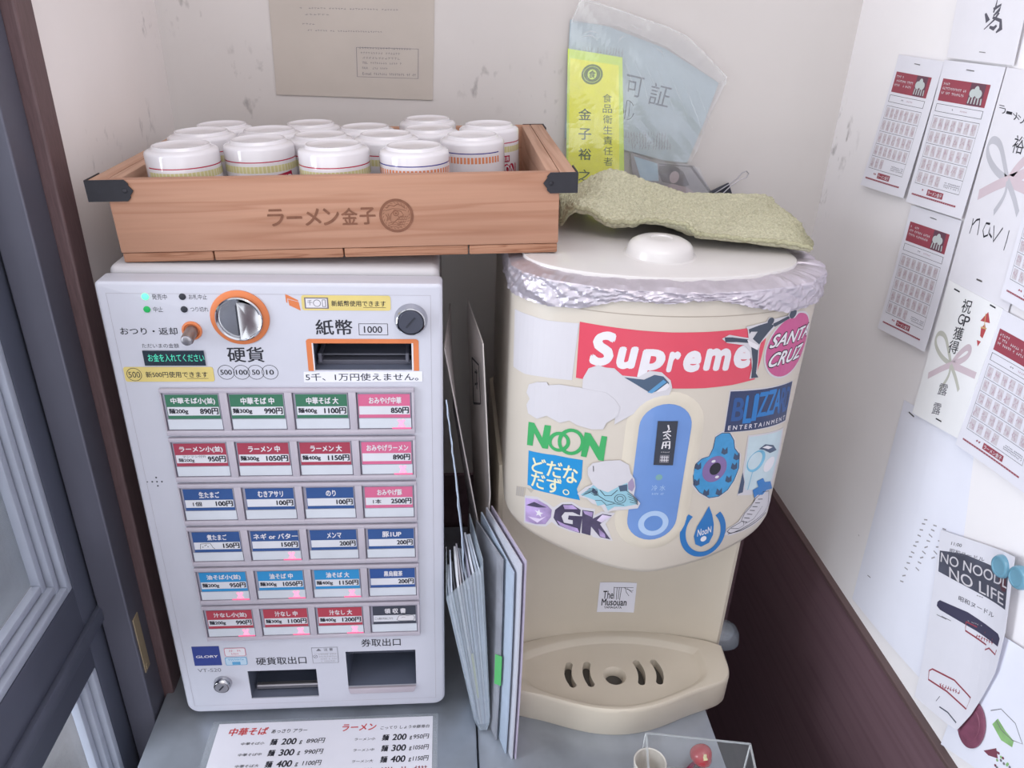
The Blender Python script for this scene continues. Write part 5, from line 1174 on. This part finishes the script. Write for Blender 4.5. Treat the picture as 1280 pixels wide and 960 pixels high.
bm = bmesh.new(); A = grid(bm, towpt, 420, 160); Bt_ = grid(bm, lambda u, v: towpt(u, v) + Vector((0, .003, -.0045)), 60, 20)
def rim(P, Q):
    k = (len(P) - 1) // (len(Q) - 1)
    for i in range(len(Q) - 1):
        for j in range(k):
            vs4 = [P[i * k + j], P[i * k + j + 1]] + ([Q[i + 1]] if j == k - 1 else []) + [Q[i]]
            f = bm.faces.new(vs4 if len(vs4) > 2 else vs4); f.smooth = True
rim([r[0] for r in A], [r[0] for r in Bt_]); rim([r[-1] for r in A], [r[-1] for r in Bt_]); rim(A[0], Bt_[0]); rim(A[-1], Bt_[-1])
bmesh.ops.recalc_face_normals(bm, faces=bm.faces)
tw = put('hand_towel', bm, tow, None, 80); tag(tw, 'olive green terry hand towel draped over the dispenser lid', 'towel')
hem = [towpt(k / 120, .012) + Vector((0, -.0012, .0006)) for k in range(121)]
bm = bmesh.new(); tube(bm, [p + Vector((0, 0, .0007 * math.sin(i * 2.1))) for i, p in enumerate(hem)], .0022, 7); put('hem', bm, mat('towel_hem', (172, 168, 140), .95, var=.2, scale=500, spec=.1), tw)

# ================================================================== papers on the back wall
def wallquad(ax, val, q):
    P = [on(u, v, ax, val) for u, v in q]
    def f(u, v): return P[0].lerp(P[1], u).lerp(P[3].lerp(P[2], u), v)
    return f
def paper_on(nm, lab, cat, ax, val, q, draw, m=paper, curl=None, group=None, th=.0003, nrm=None, base=None, off=.0012, du=None, dv=None):
    f = wallquad(ax, val, q); n = Vector((-1, 0, 0)) if ax == 0 else Vector((0, -1, 0))
    s = Sheet(); s.back(base or [(0, 0), (1, 0), (1, 1), (0, 1)], m); draw(s)
    g = curl or (lambda u, v: 0)
    o = s.build(nm, lambda u, v, h: f(u, v) + n * (off + h + g(u, v)), None, thick=th, du=du or .1, dv=dv or .1)
    return tag(o, lab, cat, group)
old = mat('yellowed_paper', (196, 186, 178), .85, var=.03, scale=20)
R_ = random.Random(3)
def d_notice(s):
    for v, u0, u1, n in ((.566, .18, .78, 34), (.596, .21, .36, 6), (.642, .19, .27, 4), (.672, .22, .68, 30)): s.scrawl(u0, v + .004, u1, v - .004, n, soft_ink, 1, .0015, R_)
    
    s.frame(.515, .748, .905, .895, .003, soft_ink, 1, .0018)
    for k, (a, b, n) in enumerate(((.53, .86, 20), (.54, .79, 16), (.55, .79, 12))): s.scrawl(a, .757 + .024 * k, b, .745 + .024 * k, n, soft_ink, 1, .0015, R_)
    s.text('TEL', .55, .829, .585, .818, soft_ink, 1); s.scrawl(.60, .829, .80, .818, 15, soft_ink, 1, .0015, R_)
    s.text('FAX', .55, .855, .585, .844, soft_ink, 1); s.scrawl(.60, .855, .71, .844, 9, soft_ink, 1, .0015, R_)
    s.text('E-mail', .55, .884, .605, .871, soft_ink, 1); s.scrawl(.62, .884, .89, .871, 22, soft_ink, 1, .0018, R_)
nt2 = paper_on('notice', 'yellowed typed notice with a boxed address, taped to the back wall above the cups', 'notice', 1, DB, [(323, -150), (546, -150), (541, 125), (346, 118)], d_notice, old, curl=lambda u, v: .004 * max(0, v - .8) ** 2 * 25 * .1)
paper_on('wall_paper_corner', 'corner of a white sheet high on the left wall', 'paper', 0, XL, [(95, -30), (135, -30), (135, 1), (110, 3)], lambda s: None, paper) 
# clear bag with permit, yellow name plate and photo card
BG = [(712, 28), (724, -2), (735, 3), (770, 12), (797, 22), (830, 33), (855, 45), (880, 70), (904, 95), (902, 104), (884, 140), (870, 180), (858, 204), (870, 206), (886, 240), (887, 250), (760, 250), (698, 250), (700, 215), (706, 170), (706, 110)]
BP = [on(u, v, 1, DB) for u, v in BG]
ybag = DB - .016
bagf = film('bag_film', (222, 226, 230), .08, .12, .07)
def wxz(u, v, y=DB): p = on(u, v, 1, y); return (p.x, p.z)
def flat(sh, nm, off, lab=None, cat=None, th=.0004, y=DB, wob=.0, du=.012, dv=.012):
    o = sh.build(nm, lambda u, v, h: Vector((u, y - off - h - wob * (noise.noise(Vector((u * 22, v * 22, off * 900))) + .4 * noise.noise(Vector((u * 60 + v * 50, v * 15, 5)))), v)), None, du=du, dv=dv, thick=th)
    if lab: tag(o, lab, cat)
    return o
pb = mat('permit_blue_paper', (192, 207, 216), .75, var=.03, scale=25)
s = Sheet(); s.back([wxz(*p) for p in ((712, 24), (760, 33), (830, 60), (897, 103), (880, 150), (858, 203), (830, 200), (785, 188), (705, 172))], pb)
kx = lambda a, b, c, d: (wxz(*a), wxz(*b), wxz(*c), wxz(*d))
s.text('可', 0, 0, 0, 0, mat('permit_grey_ink', (116, 124, 134), .7), 1, .0, quad=kx((781, 119), (800, 122), (805, 97), (783, 92)))
s.text('証', 0, 0, 0, 0, mat('permit_grey_ink', (116, 124, 134), .7), 1, .0, quad=kx((808, 129), (833, 135), (840, 108), (815, 102)))
o3 = [wxz(783 + 9 * math.cos(a) , 137 + 12 * math.sin(a)) for a in [math.radians(k * 12 - 90) for k in range(16)]]; s.line(o3, .0008, ink, 1); s.line([wxz(783, 125), wxz(780, 148)], .0008, ink, 1); s.line([wxz(777, 126), wxz(779, 140), wxz(774, 146)], .0007, ink, 1); s.line([wxz(787, 127), wxz(785, 145)], .0006, ink, 1)
for k in range(3): s.scrawl(*wxz(780 + 4 * k, 164 + 7 * k), *wxz(832 + 3 * k, 173 + 7 * k), 15, pale_ink, 1, .0006, R_)
s.scrawl(*wxz(726, 58), *wxz(778, 74), 14, pale_ink, 1, .0006, R_); s.text('営業許', 0, 0, 0, 0, mat('permit_grey_ink', (116, 124, 134), .7), 1, .0, quad=kx((715, 103), (768, 116), (773, 90), (718, 77)))
flat(s, 'permit_paper', .004, 'pale blue business permit sheet inside the clear bag', 'permit', wob=.0012)
yc_ = mat('name_plate_yellow', (246, 238, 60), .45, var=.02, k=.85); ygr = mat('name_plate_lime', (204, 228, 96), .45, k=.9); dgr = mat('name_plate_green', (84, 110, 66), .6)
s = Sheet(); ty = [wxz(708.5, 60), wxz(776, 71), wxz(779, 250), wxz(706, 250)]
s.back(ty, ygr); f = inq(ty); s.poly([f(.04, .055), f(.93, .055), f(.91, 1.0), f(.03, 1.0)], yc_, 1)
em = wxz(738.5, 92); s.disc(em[0], em[1], .0135, mat('emblem_green', (110, 134, 62), .6), 2, .0118); s.ring(em[0], em[1], .0104, .0110, ygr, 3, e=.86); s.disc(em[0], em[1], .0058, ygr, 3, .006); s.text('食', em[0] - .0042, em[1] - .0042, em[0] + .0042, em[1] + .0046, dgr, 4, .03)
for k, c_ in enumerate('食品衛生責任者'): vv = 122 + k * 13.1; uu = 757 + k * .2; s.text(c_, 0, 0, 0, 0, dgr, 2, .0, quad=kx((uu - 5.5, vv + 4.5), (uu + 6, vv + 5), (uu + 6, vv - 5.5), (uu - 5.5, vv - 6)))
for k, c_ in enumerate('金子裕之'): vv = (141.5, 166, 191, 217)[k]; uu = 729.5; s.text(c_, 0, 0, 0, 0, dgr, 2, .02, quad=kx((uu - 8, vv + 7), (uu + 8, vv + 7.5), (uu + 8, vv - 7), (uu - 8, vv - 7.5)))
flat(s, 'name_plate', .010, 'yellow food hygiene manager plate with green vertical writing in the clear bag', 'name plate', th=.0015)
s = Sheet(); f = None
phg = mat('photo_grey', (168, 164, 168), .5, var=.05); phd = mat('photo_dark', (116, 110, 116), .5, var=.1); php = mat('photo_pink', (196, 178, 182), .5, var=.08)
s.back([wxz(*p) for p in ((786, 188), (820, 202), (866, 206), (889, 240), (890, 262), (800, 262), (793, 250))], phg)
s.poly([wxz(*p) for p in ((791, 194), (820, 203), (822, 225), (800, 224))], pale_bl, 1); s.poly([wxz(*p) for p in ((822, 206), (840, 205), (852, 213), (860, 230), (850, 232), (836, 228), (826, 226), (821, 214))], phd, 2)
s.disc(*wxz(841, 220), .0065, php, 3, .008); s.poly([wxz(*p) for p in ((822, 234), (838, 228), (858, 233), (872, 244), (886, 262), (818, 262))], php, 2)
s.line([wxz(862, 207), wxz(888, 242)], .003, phd, 2); s.line([wxz(822, 203.5), wxz(864, 207)], .0016, phd, 2)
flat(s, 'photo_card', .0072, 'faded photo card at the lower right inside the clear bag', 'photo')
s = Sheet(); s.back([(p.x, p.z) for p in BP], bagf)
rb_ = random.Random(5)
shine = film('bag_shine', (236, 236, 238), .5, .1, .1)
for a, b, c in (((726, 41), (735, 38), (746, 41)), ((724, 46), (735, 43), (746, 49)), ((770, 52), (773, 46), (779, 44)), ((785, 30), (792, 34), (799, 36)), ((812, 56), (824, 64), (826, 72)), ((709, 215), (712, 208), (716, 202))): s.line([wxz(*a), wxz(*b), wxz(*c)], [.0002, .0012, .0002], shine, 1)
for k in range(7): u0 = 770 + 16 * k; s.line([wxz(u0, 60 + 8 * k), wxz(u0 + 14, 90 + 9 * k), wxz(u0 + 24, 130 + 6 * k)], [.0002, .0008, .0002], film('bag_crease', (232, 234, 236), .2, .1, .1), 1)
s.line([wxz(*p) for p in ((712, 28), (724, -2), (770, 12), (797, 22), (830, 33), (855, 45), (880, 70), (904, 95), (902, 104))], .0016, film('bag_edge', (228, 228, 230), .4, .1, .12), 2); s.poly([wxz(*p) for p in ((713, 27), (724, 0), (770, 13), (797, 23), (830, 35), (855, 47), (880, 72), (902, 96), (895, 103), (830, 58), (770, 32))], film('bag_top', (216, 212, 212), .35, .12, .1), 1)
flat(s, 'clear_bag', .0148, 'crinkled clear plastic bag of permits hanging on the back wall above the towel', 'bag', th=.0003, wob=.0022, du=.006, dv=.006)
# binder clip
ck = empty('binder_clip', on(905, 240, 1, DB - .012), 'black binder clip with a wire handle, behind the towel', 'binder clip')
yk = DB - .014
def ck_(u, v, y=yk): return on(u, v, 1, y)
bm = bmesh.new()
P4 = [ck_(889, 240), ck_(911, 229.5), ck_(917, 249), ck_(917, 254), ck_(890, 254)]
prism(bm, [(p.x, p.z) for p in P4], 0, .008, fn=lambda x, y, z: Vector((x, yk - z + .006, y)), bev=.0008); tube(bm, [ck_(889, 241, yk - .003), ck_(911, 229.5, yk - .003)], .0016, 8); o = put('jaw', bm, mat('clip_black', (62, 64, 74), .35, metal=.3), None, 40); under(o, ck)
bm = bmesh.new(); tube(bm, [ck_(891, 243, yk - .006), ck_(912, 230, yk - .007), ck_(922, 223, yk - .007), ck_(928, 216, yk - .007), ck_(933, 214, yk - .007), ck_(936, 217, yk - .007), ck_(933, 222, yk - .007), ck_(926, 224, yk - .007), ck_(914, 232, yk - .007), ck_(896, 249, yk - .006)], .0008, 8); o = put('wire_handle', bm, dull_cr, None, 40); under(o, ck)

# ================================================================== cards and envelopes on the right wall
maroon = mat('card_maroon', (164, 74, 90), .6); maroon_d = mat('card_maroon_dark', (112, 76, 92), .6); stampp = mat('stamp_pink', (220, 213, 220), .7); stampd = mat('stamp_pink_dark', (204, 182, 194), .7); bowl_w = mat('print_bowl', (206, 214, 214), .7)
staple_m = mat('staple_steel', (150, 148, 152), .3, metal=.8)
def d_stamp(seed, filled):
    def d(s):
        r = random.Random(seed)
        s.rect(.07, .118, .86, .265, maroon, 1); s.rect(.57, .120, .80, .262, maroon_d, 2)
        for k in range(3): s.scrawl(.10, .160 + .030 * k, .10 + (.18, .42, .40)[k], .140 + .030 * k, (6, 16, 15)[k], white_ink, 2, .0042, r)
        for x in (.63, .72): s.disc(x, .185, .052, bowl_w, 3, .028, 14)
        s.disc(.68, .165, .04, bowl_w, 3, .03, 12)
        for k in range(5): s.line([(.60 + .045 * k, .212), (.59 + .05 * k, .252)], .018, bowl_w, 3)
        s.frame(.07, .285, .86, .338, .007, ink, 1, .0026); s.scrawl(.36, .318, .42, .304, 2, soft_ink, 1, .004, r); s.scrawl(.48, .318, .62, .304, 6, stampd, 1, .004, r)
        for k in range(6): s.rect(.07, .365 + .0965 * k, .86, .3676 + .0965 * k, ink, 1)
        for x in (.07, .855): s.rect(x, .365, x + .005, .85, pale_ink, 1)
        for j in range(5):
            for i in range(7):
                if j * 7 + i >= filled: continue
                x, y = .08 + .1105 * i, .372 + .0965 * j
                if j == 4 and i > 3: continue
                s.rect(x + .012, y + .006, x + .086, y + .080, stampp, 1)
                for q in range(6): u_, v_ = x + r.uniform(.018, .075), y + r.uniform(.010, .060); s.line([(u_, v_), (u_ + r.uniform(-.018, .018), v_ + r.uniform(.008, .026))], .009, stampd, 2)
                s.line([(x + .016, y + r.uniform(.02, .06)), (x + .082, y + r.uniform(.02, .06))], .004, stampd, 2)
        for k in range(3): s.scrawl(.58, .800 + .014 * k, .84, .790 + .014 * k, 13, soft_ink, 1, .003, r)
        s.scrawl(.235, .893, .30, .878, 2, maroon, 1, .008, r); s.rect(.34, .868, .62, .912, maroon, 1); s.text('ラーメン金子', .355, .906, .605, .875, white_ink, 2, .04)
        s.rect(.07, .925, .86, .937, maroon, 1)
        for k in range(22): s.disc(.09 + .035 * k, .931, .008, stampd, 2, .0026, 8)
        s.line([(.43, .045), (.56, .047)], .006, staple_m, 3)
    return d
CARDS = [([(1127, 68), (1184, 77), (1135, 248), (1081, 231)], 1, 31, 'stamp card with a maroon header at the left of the upper pair'),
         ([(1186, 75), (1261, 84), (1208, 274), (1140, 252)], 2, 34, 'stamp card at the right of the upper pair, right below the brush-written paper'),
         ([(1145, 256), (1206, 276), (1162, 440), (1105, 410)], 3, 33, 'stamp card pinned on its own below the upper pair'),
         ([(1256, 386), (1336, 430), (1291, 619), (1201, 555)], 4, 34, 'stamp card lower right of the congratulation envelope, cut by the photo edge'),
         ([(1303, 190), (1372, 222), (1338, 418), (1257, 372)], 5, 34, 'stamp card overlapping the signed sheet, only its corner in the photo')]
for k, (q, sd, fl, lb) in enumerate(CARDS):
    paper_on('stamp_card', lb, 'stamp card', 0, XR, q, d_stamp(sd, fl), paper, curl=lambda u, v, k=k: .0016 + .0025 * v * v + .001 * math.sin(u * 3 + k), group='stamp cards on the right wall', off=.0016 + .0006 * (k % 3))
envm = mat('envelope_white', (215, 213, 220), .8, var=.02, scale=30, k=.92); rib_g = mat('ribbon_print_grey', (204, 203, 212), .8); rib_p = mat('ribbon_print_pink', (222, 204, 213), .8); rib_c = mat('ribbon_print_cream', (206, 206, 196), .8)
brush = mat('brush_ink', (96, 94, 106), .7)
# points on a sheet are given by where they are seen, then turned into sheet coordinates
def inv(q, ax, val):
    P = [on(u, v, ax, val) for u, v in q]; o = P[0]; e1_, e2_ = P[1] - P[0], P[3] - P[0]; e3_ = P[2] - P[1] - P[3] + P[0]
    def g(u, v):
        t = on(u, v, ax, val); a = b = .5
        for _ in range(12):
            r = o + e1_ * a + e2_ * b + e3_ * (a * b) - t; ja = e1_ + e3_ * b; jb = e2_ + e3_ * a
            i, j = [k for k in range(3) if k != ax]
            det = ja[i] * jb[j] - jb[i] * ja[j]; a -= (r[i] * jb[j] - jb[i] * r[j]) / det; b -= (ja[i] * r[j] - r[i] * ja[j]) / det
        return (a, b)
    return g
def sheet_px(nm, lab, cat, q, draw, m=envm, off=.0012, curl=None, base_px=None):
    g = inv(q, 0, XR); 
    paper_on(nm, lab, cat, 0, XR, q, lambda s: draw(s, g), m, curl, off=off, base=[g(*p) for p in base_px] if base_px else None)
def chq(s, g, ch, u, v, w_, h_, m, bold=.0, sk=-.25, dn=.22, hh=1):
    """one character seen at pixel (u, v), w_ by h_ pixels, leaning with the sheet"""
    if ch == 'ー': s.line([g(u - w_ * .45, v - w_ * .1), g(u + w_ * .45, v + w_ * .1)], .012, m, hh); return
    P = lambda a, b: g(u + a * w_ + b * h_ * -sk * -1 * -1 if False else u + a * w_ - b * h_ * sk * -1 * -1, v + b * h_ + a * w_ * dn)
    s.text(ch, 0, 0, 0, 0, m, hh, bold, quad=(P(-.5, .5), P(.5, .5), P(.5, -.5), P(-.5, -.5)))
def pl(s, g, pts, wd, m, h=1): s.line([g(*p) for p in pts], wd, m, h)
def d_big(s, g):
    for k in range(3):
        for i in range(12 - 3 * k):
            u, v = 1160 + 11 * k - i * 2.7, 648 + 7 * k + i * 7.0; pl(s, g, [(u - 2, v + R_.uniform(-2, 2)), (u + 2, v + R_.uniform(-1, 3))], .005, pale_ink)
    pl(s, g, [(1073, 398 + 270), (1074, 398 + 272)], .002, ink)
    pl(s, g, [(1138, 515), (1145, 521)], .006, staple_m, 2); pl(s, g, [(1086, 719), (1090, 722)], .004, soft_ink)
bigm = mat('large_sheet_paper', (208, 209, 220), .8, var=.02, scale=15, k=.80)
sheet_px('large_sheet', 'large plain white sheet low on the right wall with faint pencilled columns', 'paper', [(1131, 500), (1300, 585), (1290, 1010), (1066, 748)], d_big, bigm, .0008, curl=lambda u, v: .002 * math.sin(u * 6))
def d_top(s, g):
    b_ = .032
    s.line([g(*p) for p in ((1252, 0), (1250, 8), (1247, 16))], [b_ * .3, b_ * .6, b_ * .6], brush, 1); s.line([g(*p) for p in ((1247, 12), (1257, 6), (1254, 13), (1247, 20))], [b_, b_ * .7, b_, b_ * .5], brush, 1)
    s.line([g(*p) for p in ((1237, 17), (1240, 27))], [b_ * .8, b_ * 1.9], brush, 1); s.line([g(*p) for p in ((1254, 16), (1248, 25), (1235, 37))], [b_ * .8, b_ * .6, b_ * .3], brush, 1); s.line([g(*p) for p in ((1246, 22), (1256, 26), (1256, 36), (1250, 41))], [b_ * .8, b_ * 1.2, b_ * 1.6, b_ * .5], brush, 1); s.line([g(*p) for p in ((1242, 34), (1247, 36), (1251, 32))], [b_ * .8, b_ * 1.3, b_ * .8], brush, 1)
    pl(s, g, [(1229, 65), (1237, 66)], .008, staple_m, 2)
sheet_px('brush_written_paper', 'white paper with one brush-written character at the top right corner', 'paper', [(1212, -60), (1302, -50), (1272, 82), (1188, 72)], d_top, envm, .0040)
def bow_(s, g, cx, cy, k, c1, c2):
    e = lambda pts, m, w_: s.line([g(cx + x * k, cy + y * k) for x, y in smoothp(list(pts), 3)], w_, m, 1)
    e([(0, 0), (-22, -18), (-34, -46), (-26, -66), (-12, -60), (-6, -34), (0, 0)], c1, .035); e([(0, 0), (14, -20), (34, -38), (40, -28), (30, -12), (0, 0)], c2, .05); e([(0, 0), (-20, 8), (-46, 22)], c2, .05); e([(0, 0), (24, 10), (50, 22)], c2, .05); e([(0, 0), (-4, 24), (-22, 50)], c1, .035); e([(0, 0), (10, 26), (16, 52)], c1, .035)
def d_sign(s, g):
    bow_(s, g, 1263, 226, .8, rib_g, rib_p)
    for i, ch in enumerate('ラーメン'): chq(s, g, ch, 1257 + i * 8, 137 + i * 4.2, 8, 11, ink)
    chq(s, g, '裕', 1277, 181, 14, 22, ink, .0, .3)
    for pts in (((1220, 273), (1218, 283), (1215, 292)), ((1219, 281), (1224, 275), (1228, 274), (1227, 283), (1225, 294)), ((1241, 280), (1236, 279), (1232, 288), (1233, 296), (1238, 294), (1241, 284), (1240, 292), (1243, 297)), ((1246, 282), (1245, 302), (1257, 285)), ((1265, 288), (1262, 300), (1258, 313))): pl(s, g, pts, .010, ink)
    pl(s, g, [(1224, 349), (1231, 352)], .008, staple_m, 2)
sheet_px('signed_sheet', 'white sheet with handwriting and a printed bow below the brush-written paper', 'paper', [(1262, 84), (1345, 98), (1262, 394), (1188, 350)], d_sign, envm, .0026)
def d_env(s, g):
    bow_(s, g, 1194, 456, .62, rib_c, rib_p)
    for ch, u, v, w_, h_ in (('祝', 1213, 383, 12, 17), ('G', 1206, 399, 7, 13), ('P', 1213, 402, 7, 13), ('獲', 1203, 417, 12, 16), ('得', 1197, 434, 12, 16), ('露', 1184.5, 487, 11, 14), ('露', 1177, 511, 10, 14)): chq(s, g, ch, u, v, w_, h_, ink if v < 470 else soft_ink, .01, .25)
    rdn = mat('noshi_red', (196, 84, 88), .6); gdn = mat('noshi_gold', (222, 186, 130), .6)
    s.poly([g(*p) for p in ((1240, 390), (1242, 404), (1230, 401))], rdn, 1); s.poly([g(*p) for p in ((1236, 405), (1237, 413), (1233, 423), (1230, 420), (1231, 410))], rdn, 1); s.poly([g(*p) for p in ((1226, 425), (1231, 427), (1227, 433))], rdn, 1); pl(s, g, [(1237, 392), (1235, 410)], .010, gdn, 2); pl(s, g, [(1231, 409), (1238, 411)], .010, gdn, 2)
    for a in ((1197, 361), (1242, 381), (1176, 523)): pl(s, g, [a, (a[0] + 7, a[1] + 4)], .010, ink, 2)
sheet_px('gift_envelope', 'white congratulation envelope with a printed pink bow and red ornament', 'envelope', [(1190, 350), (1258, 386), (1203, 548), (1146, 516)], d_env, mat('gift_envelope_paper', (212, 212, 214), .8, var=.02, k=.8), .0034, curl=lambda u, v: .002 * v)
# poster with drawings, lower right
def d_post(s, g):
    gl = mat('drawing_green', (150, 196, 130), .7, var=.2, scale=70); mr = mat('drawing_maroon', (136, 74, 92), .7); dl = mat('drawing_grey', (126, 124, 130), .7)
    s.poly([g(*p) for p in ((1245, 905), (1252, 898), (1262, 914), (1272, 926), (1270, 934), (1256, 925))], gl, 1); s.line([g(*p) for p in ((1243, 888), (1256, 886), (1274, 904), (1283, 930), (1270, 925), (1256, 912), (1250, 900))], .006, dl, 1)
    s.poly([g(*p) for p in ((1234, 938), (1250, 935), (1252, 948), (1240, 944))], mr, 1)
    for k in range(12): r0 = random.Random(k); u, v = 1246 + r0.random() * 22, 938 + r0.random() * 22; s.disc(*g(u, v), .010, (gl, mr, dl)[k % 3], 2, .010, 10)
sheet_px('drawing_poster', 'poster with a green plant drawing at the bottom right corner of the photo', 'poster', [(1235, 780), (1330, 840), (1340, 1040), (1180, 930)], d_post, bigm, .0036)
def d_noodle(s, g):
    q = [(1181, 662), (1284, 696), (1262, 900), (1153, 870)]
    bandm = mat('band_dark', (86, 88, 104), .6, var=.2, scale=40)
    s.poly([g(*p) for p in ((1180, 688), (1210, 692), (1273, 718), (1269, 762), (1215, 734), (1178, 714))], bandm, 1)
    s.poly([g(*p) for p in ((1254, 714), (1270, 718), (1269, 740), (1262, 738))], mat('band_maroon', (96, 62, 72), .6), 2)
    for t, a in (('NO NOODL', ((1181, 702), (1271, 736), (1272, 722), (1182, 690))), ('NO LIFE', ((1192, 722), (1266, 757), (1266, 742), (1192, 708)))): s.text(t, 0, 0, 0, 0, white_ink, 3, .01, quad=tuple(g(*p) for p in a))
    s.text('11:00', 0, 0, 0, 0, ink, 1, .0, quad=tuple(g(*p) for p in ((1194, 681), (1207, 684), (1208, 680), (1195, 677))))
    s.text('昭和ヌードル', 0, 0, 0, 0, soft_ink, 1, .02, quad=tuple(g(*p) for p in ((1192, 690), (1236, 702), (1236, 697), (1193, 685)))); s.text('昭和ヌードル', 0, 0, 0, 0, soft_ink, 1, .03, quad=tuple(g(*p) for p in ((1203, 750), (1250, 773), (1251, 766), (1204, 744))))
    s.scrawl(*g(1226, 744), *g(1238, 748), 4, pale_ink, 1, .006, R_)
    bar = [(1177, 752), (1180, 750), (1215, 765), (1258, 792), (1261, 798), (1258, 808), (1225, 788), (1180, 762), (1176, 757)]
    s.poly([g(*p) for p in bar], mat('bar_navy', (72, 70, 96), .6), 1); s.scrawl(*g(1215, 775), *g(1234, 783), 8, pale_ink, 2, .004, R_)
    for a in ((1176, 768), (1182, 770)): pl(s, g, [a, (a[0] + 12, a[1] + 6)], .004, soft_ink)
    pl(s, g, [(1213, 777), (1212, 788), (1240, 806), (1238, 812), (1244, 810), (1254, 818), (1256, 812)], .010, maroon); pl(s, g, [(1213, 777), (1232, 786), (1258, 806)], .008, maroon)
    s.scrawl(*g(1225, 792), *g(1250, 806), 7, maroon, 1, .006, R_)
    pl(s, g, [(1168, 838), (1172, 836), (1200, 850), (1222, 872), (1218, 886), (1192, 864), (1168, 849), (1168, 838)], .010, maroon); s.scrawl(*g(1182, 853), *g(1208, 868), 8, maroon, 1, .006, R_)
    pl(s, g, [(1185, 883), (1196, 890), (1208, 903)], .008, bandm); pl(s, g, [(1180, 876), (1184, 870)], .006, soft_ink)
sheet_px('printed_page', 'white page with a dark band of white lettering, bottom curling off the right wall', 'paper', [(1181, 662), (1284, 696), (1262, 912), (1153, 870)], d_noodle, paper, .0044, curl=lambda u, v: .012 * max(0, u - .55) ** 2 * 3 + .006 * max(0, v - .6) ** 2 * 5, base_px=[(1181, 662), (1284, 696), (1270, 790), (1255, 840), (1225, 893), (1210, 912), (1198, 905), (1153, 870)])
g_seal = on(1220, 905, 0, XR)
bm = bmesh.new(); lathe(bm, [(.0178, 0), (.0178, .0012), (.0165, .0018), (.0120, .0014), (.0116, .0020), (.004, .0020)], 40, axis='Y', fn=lambda p: Vector((p.y, p.x, p.z * 1.5))); o = put('seal', bm, mat('seal_maroon', (140, 84, 106), .4, var=.15, scale=120), None, 40, loc=(XR - .0045, g_seal.y, g_seal.z)); tag(o, 'round maroon seal below the curling white page', 'seal')
tealp = mat('magnet_teal', (112, 164, 188), .3, coat=.4)
for (u, v, lb) in ((1256, 708, 'pale teal round magnet at the end of the dark lettering band, left one'), (1278, 722, 'pale teal round magnet at the right edge of the photo, lower one')):
    c = on(u, v, 0, XR - .006); bm = bmesh.new(); lathe(bm, [(.0108, 0), (.0108, .004), (.0095, .0062), (.0080, .0066), (.0074, .0058), (.002, .0056)], 36, axis='Y', fn=lambda p: Vector((p.y, p.x, p.z))); o = put('round_magnet', bm, tealp, None, 40, loc=(XR - .0062, c.y, c.z)); tag(o, lb, 'magnet', 'teal magnets on the right wall')
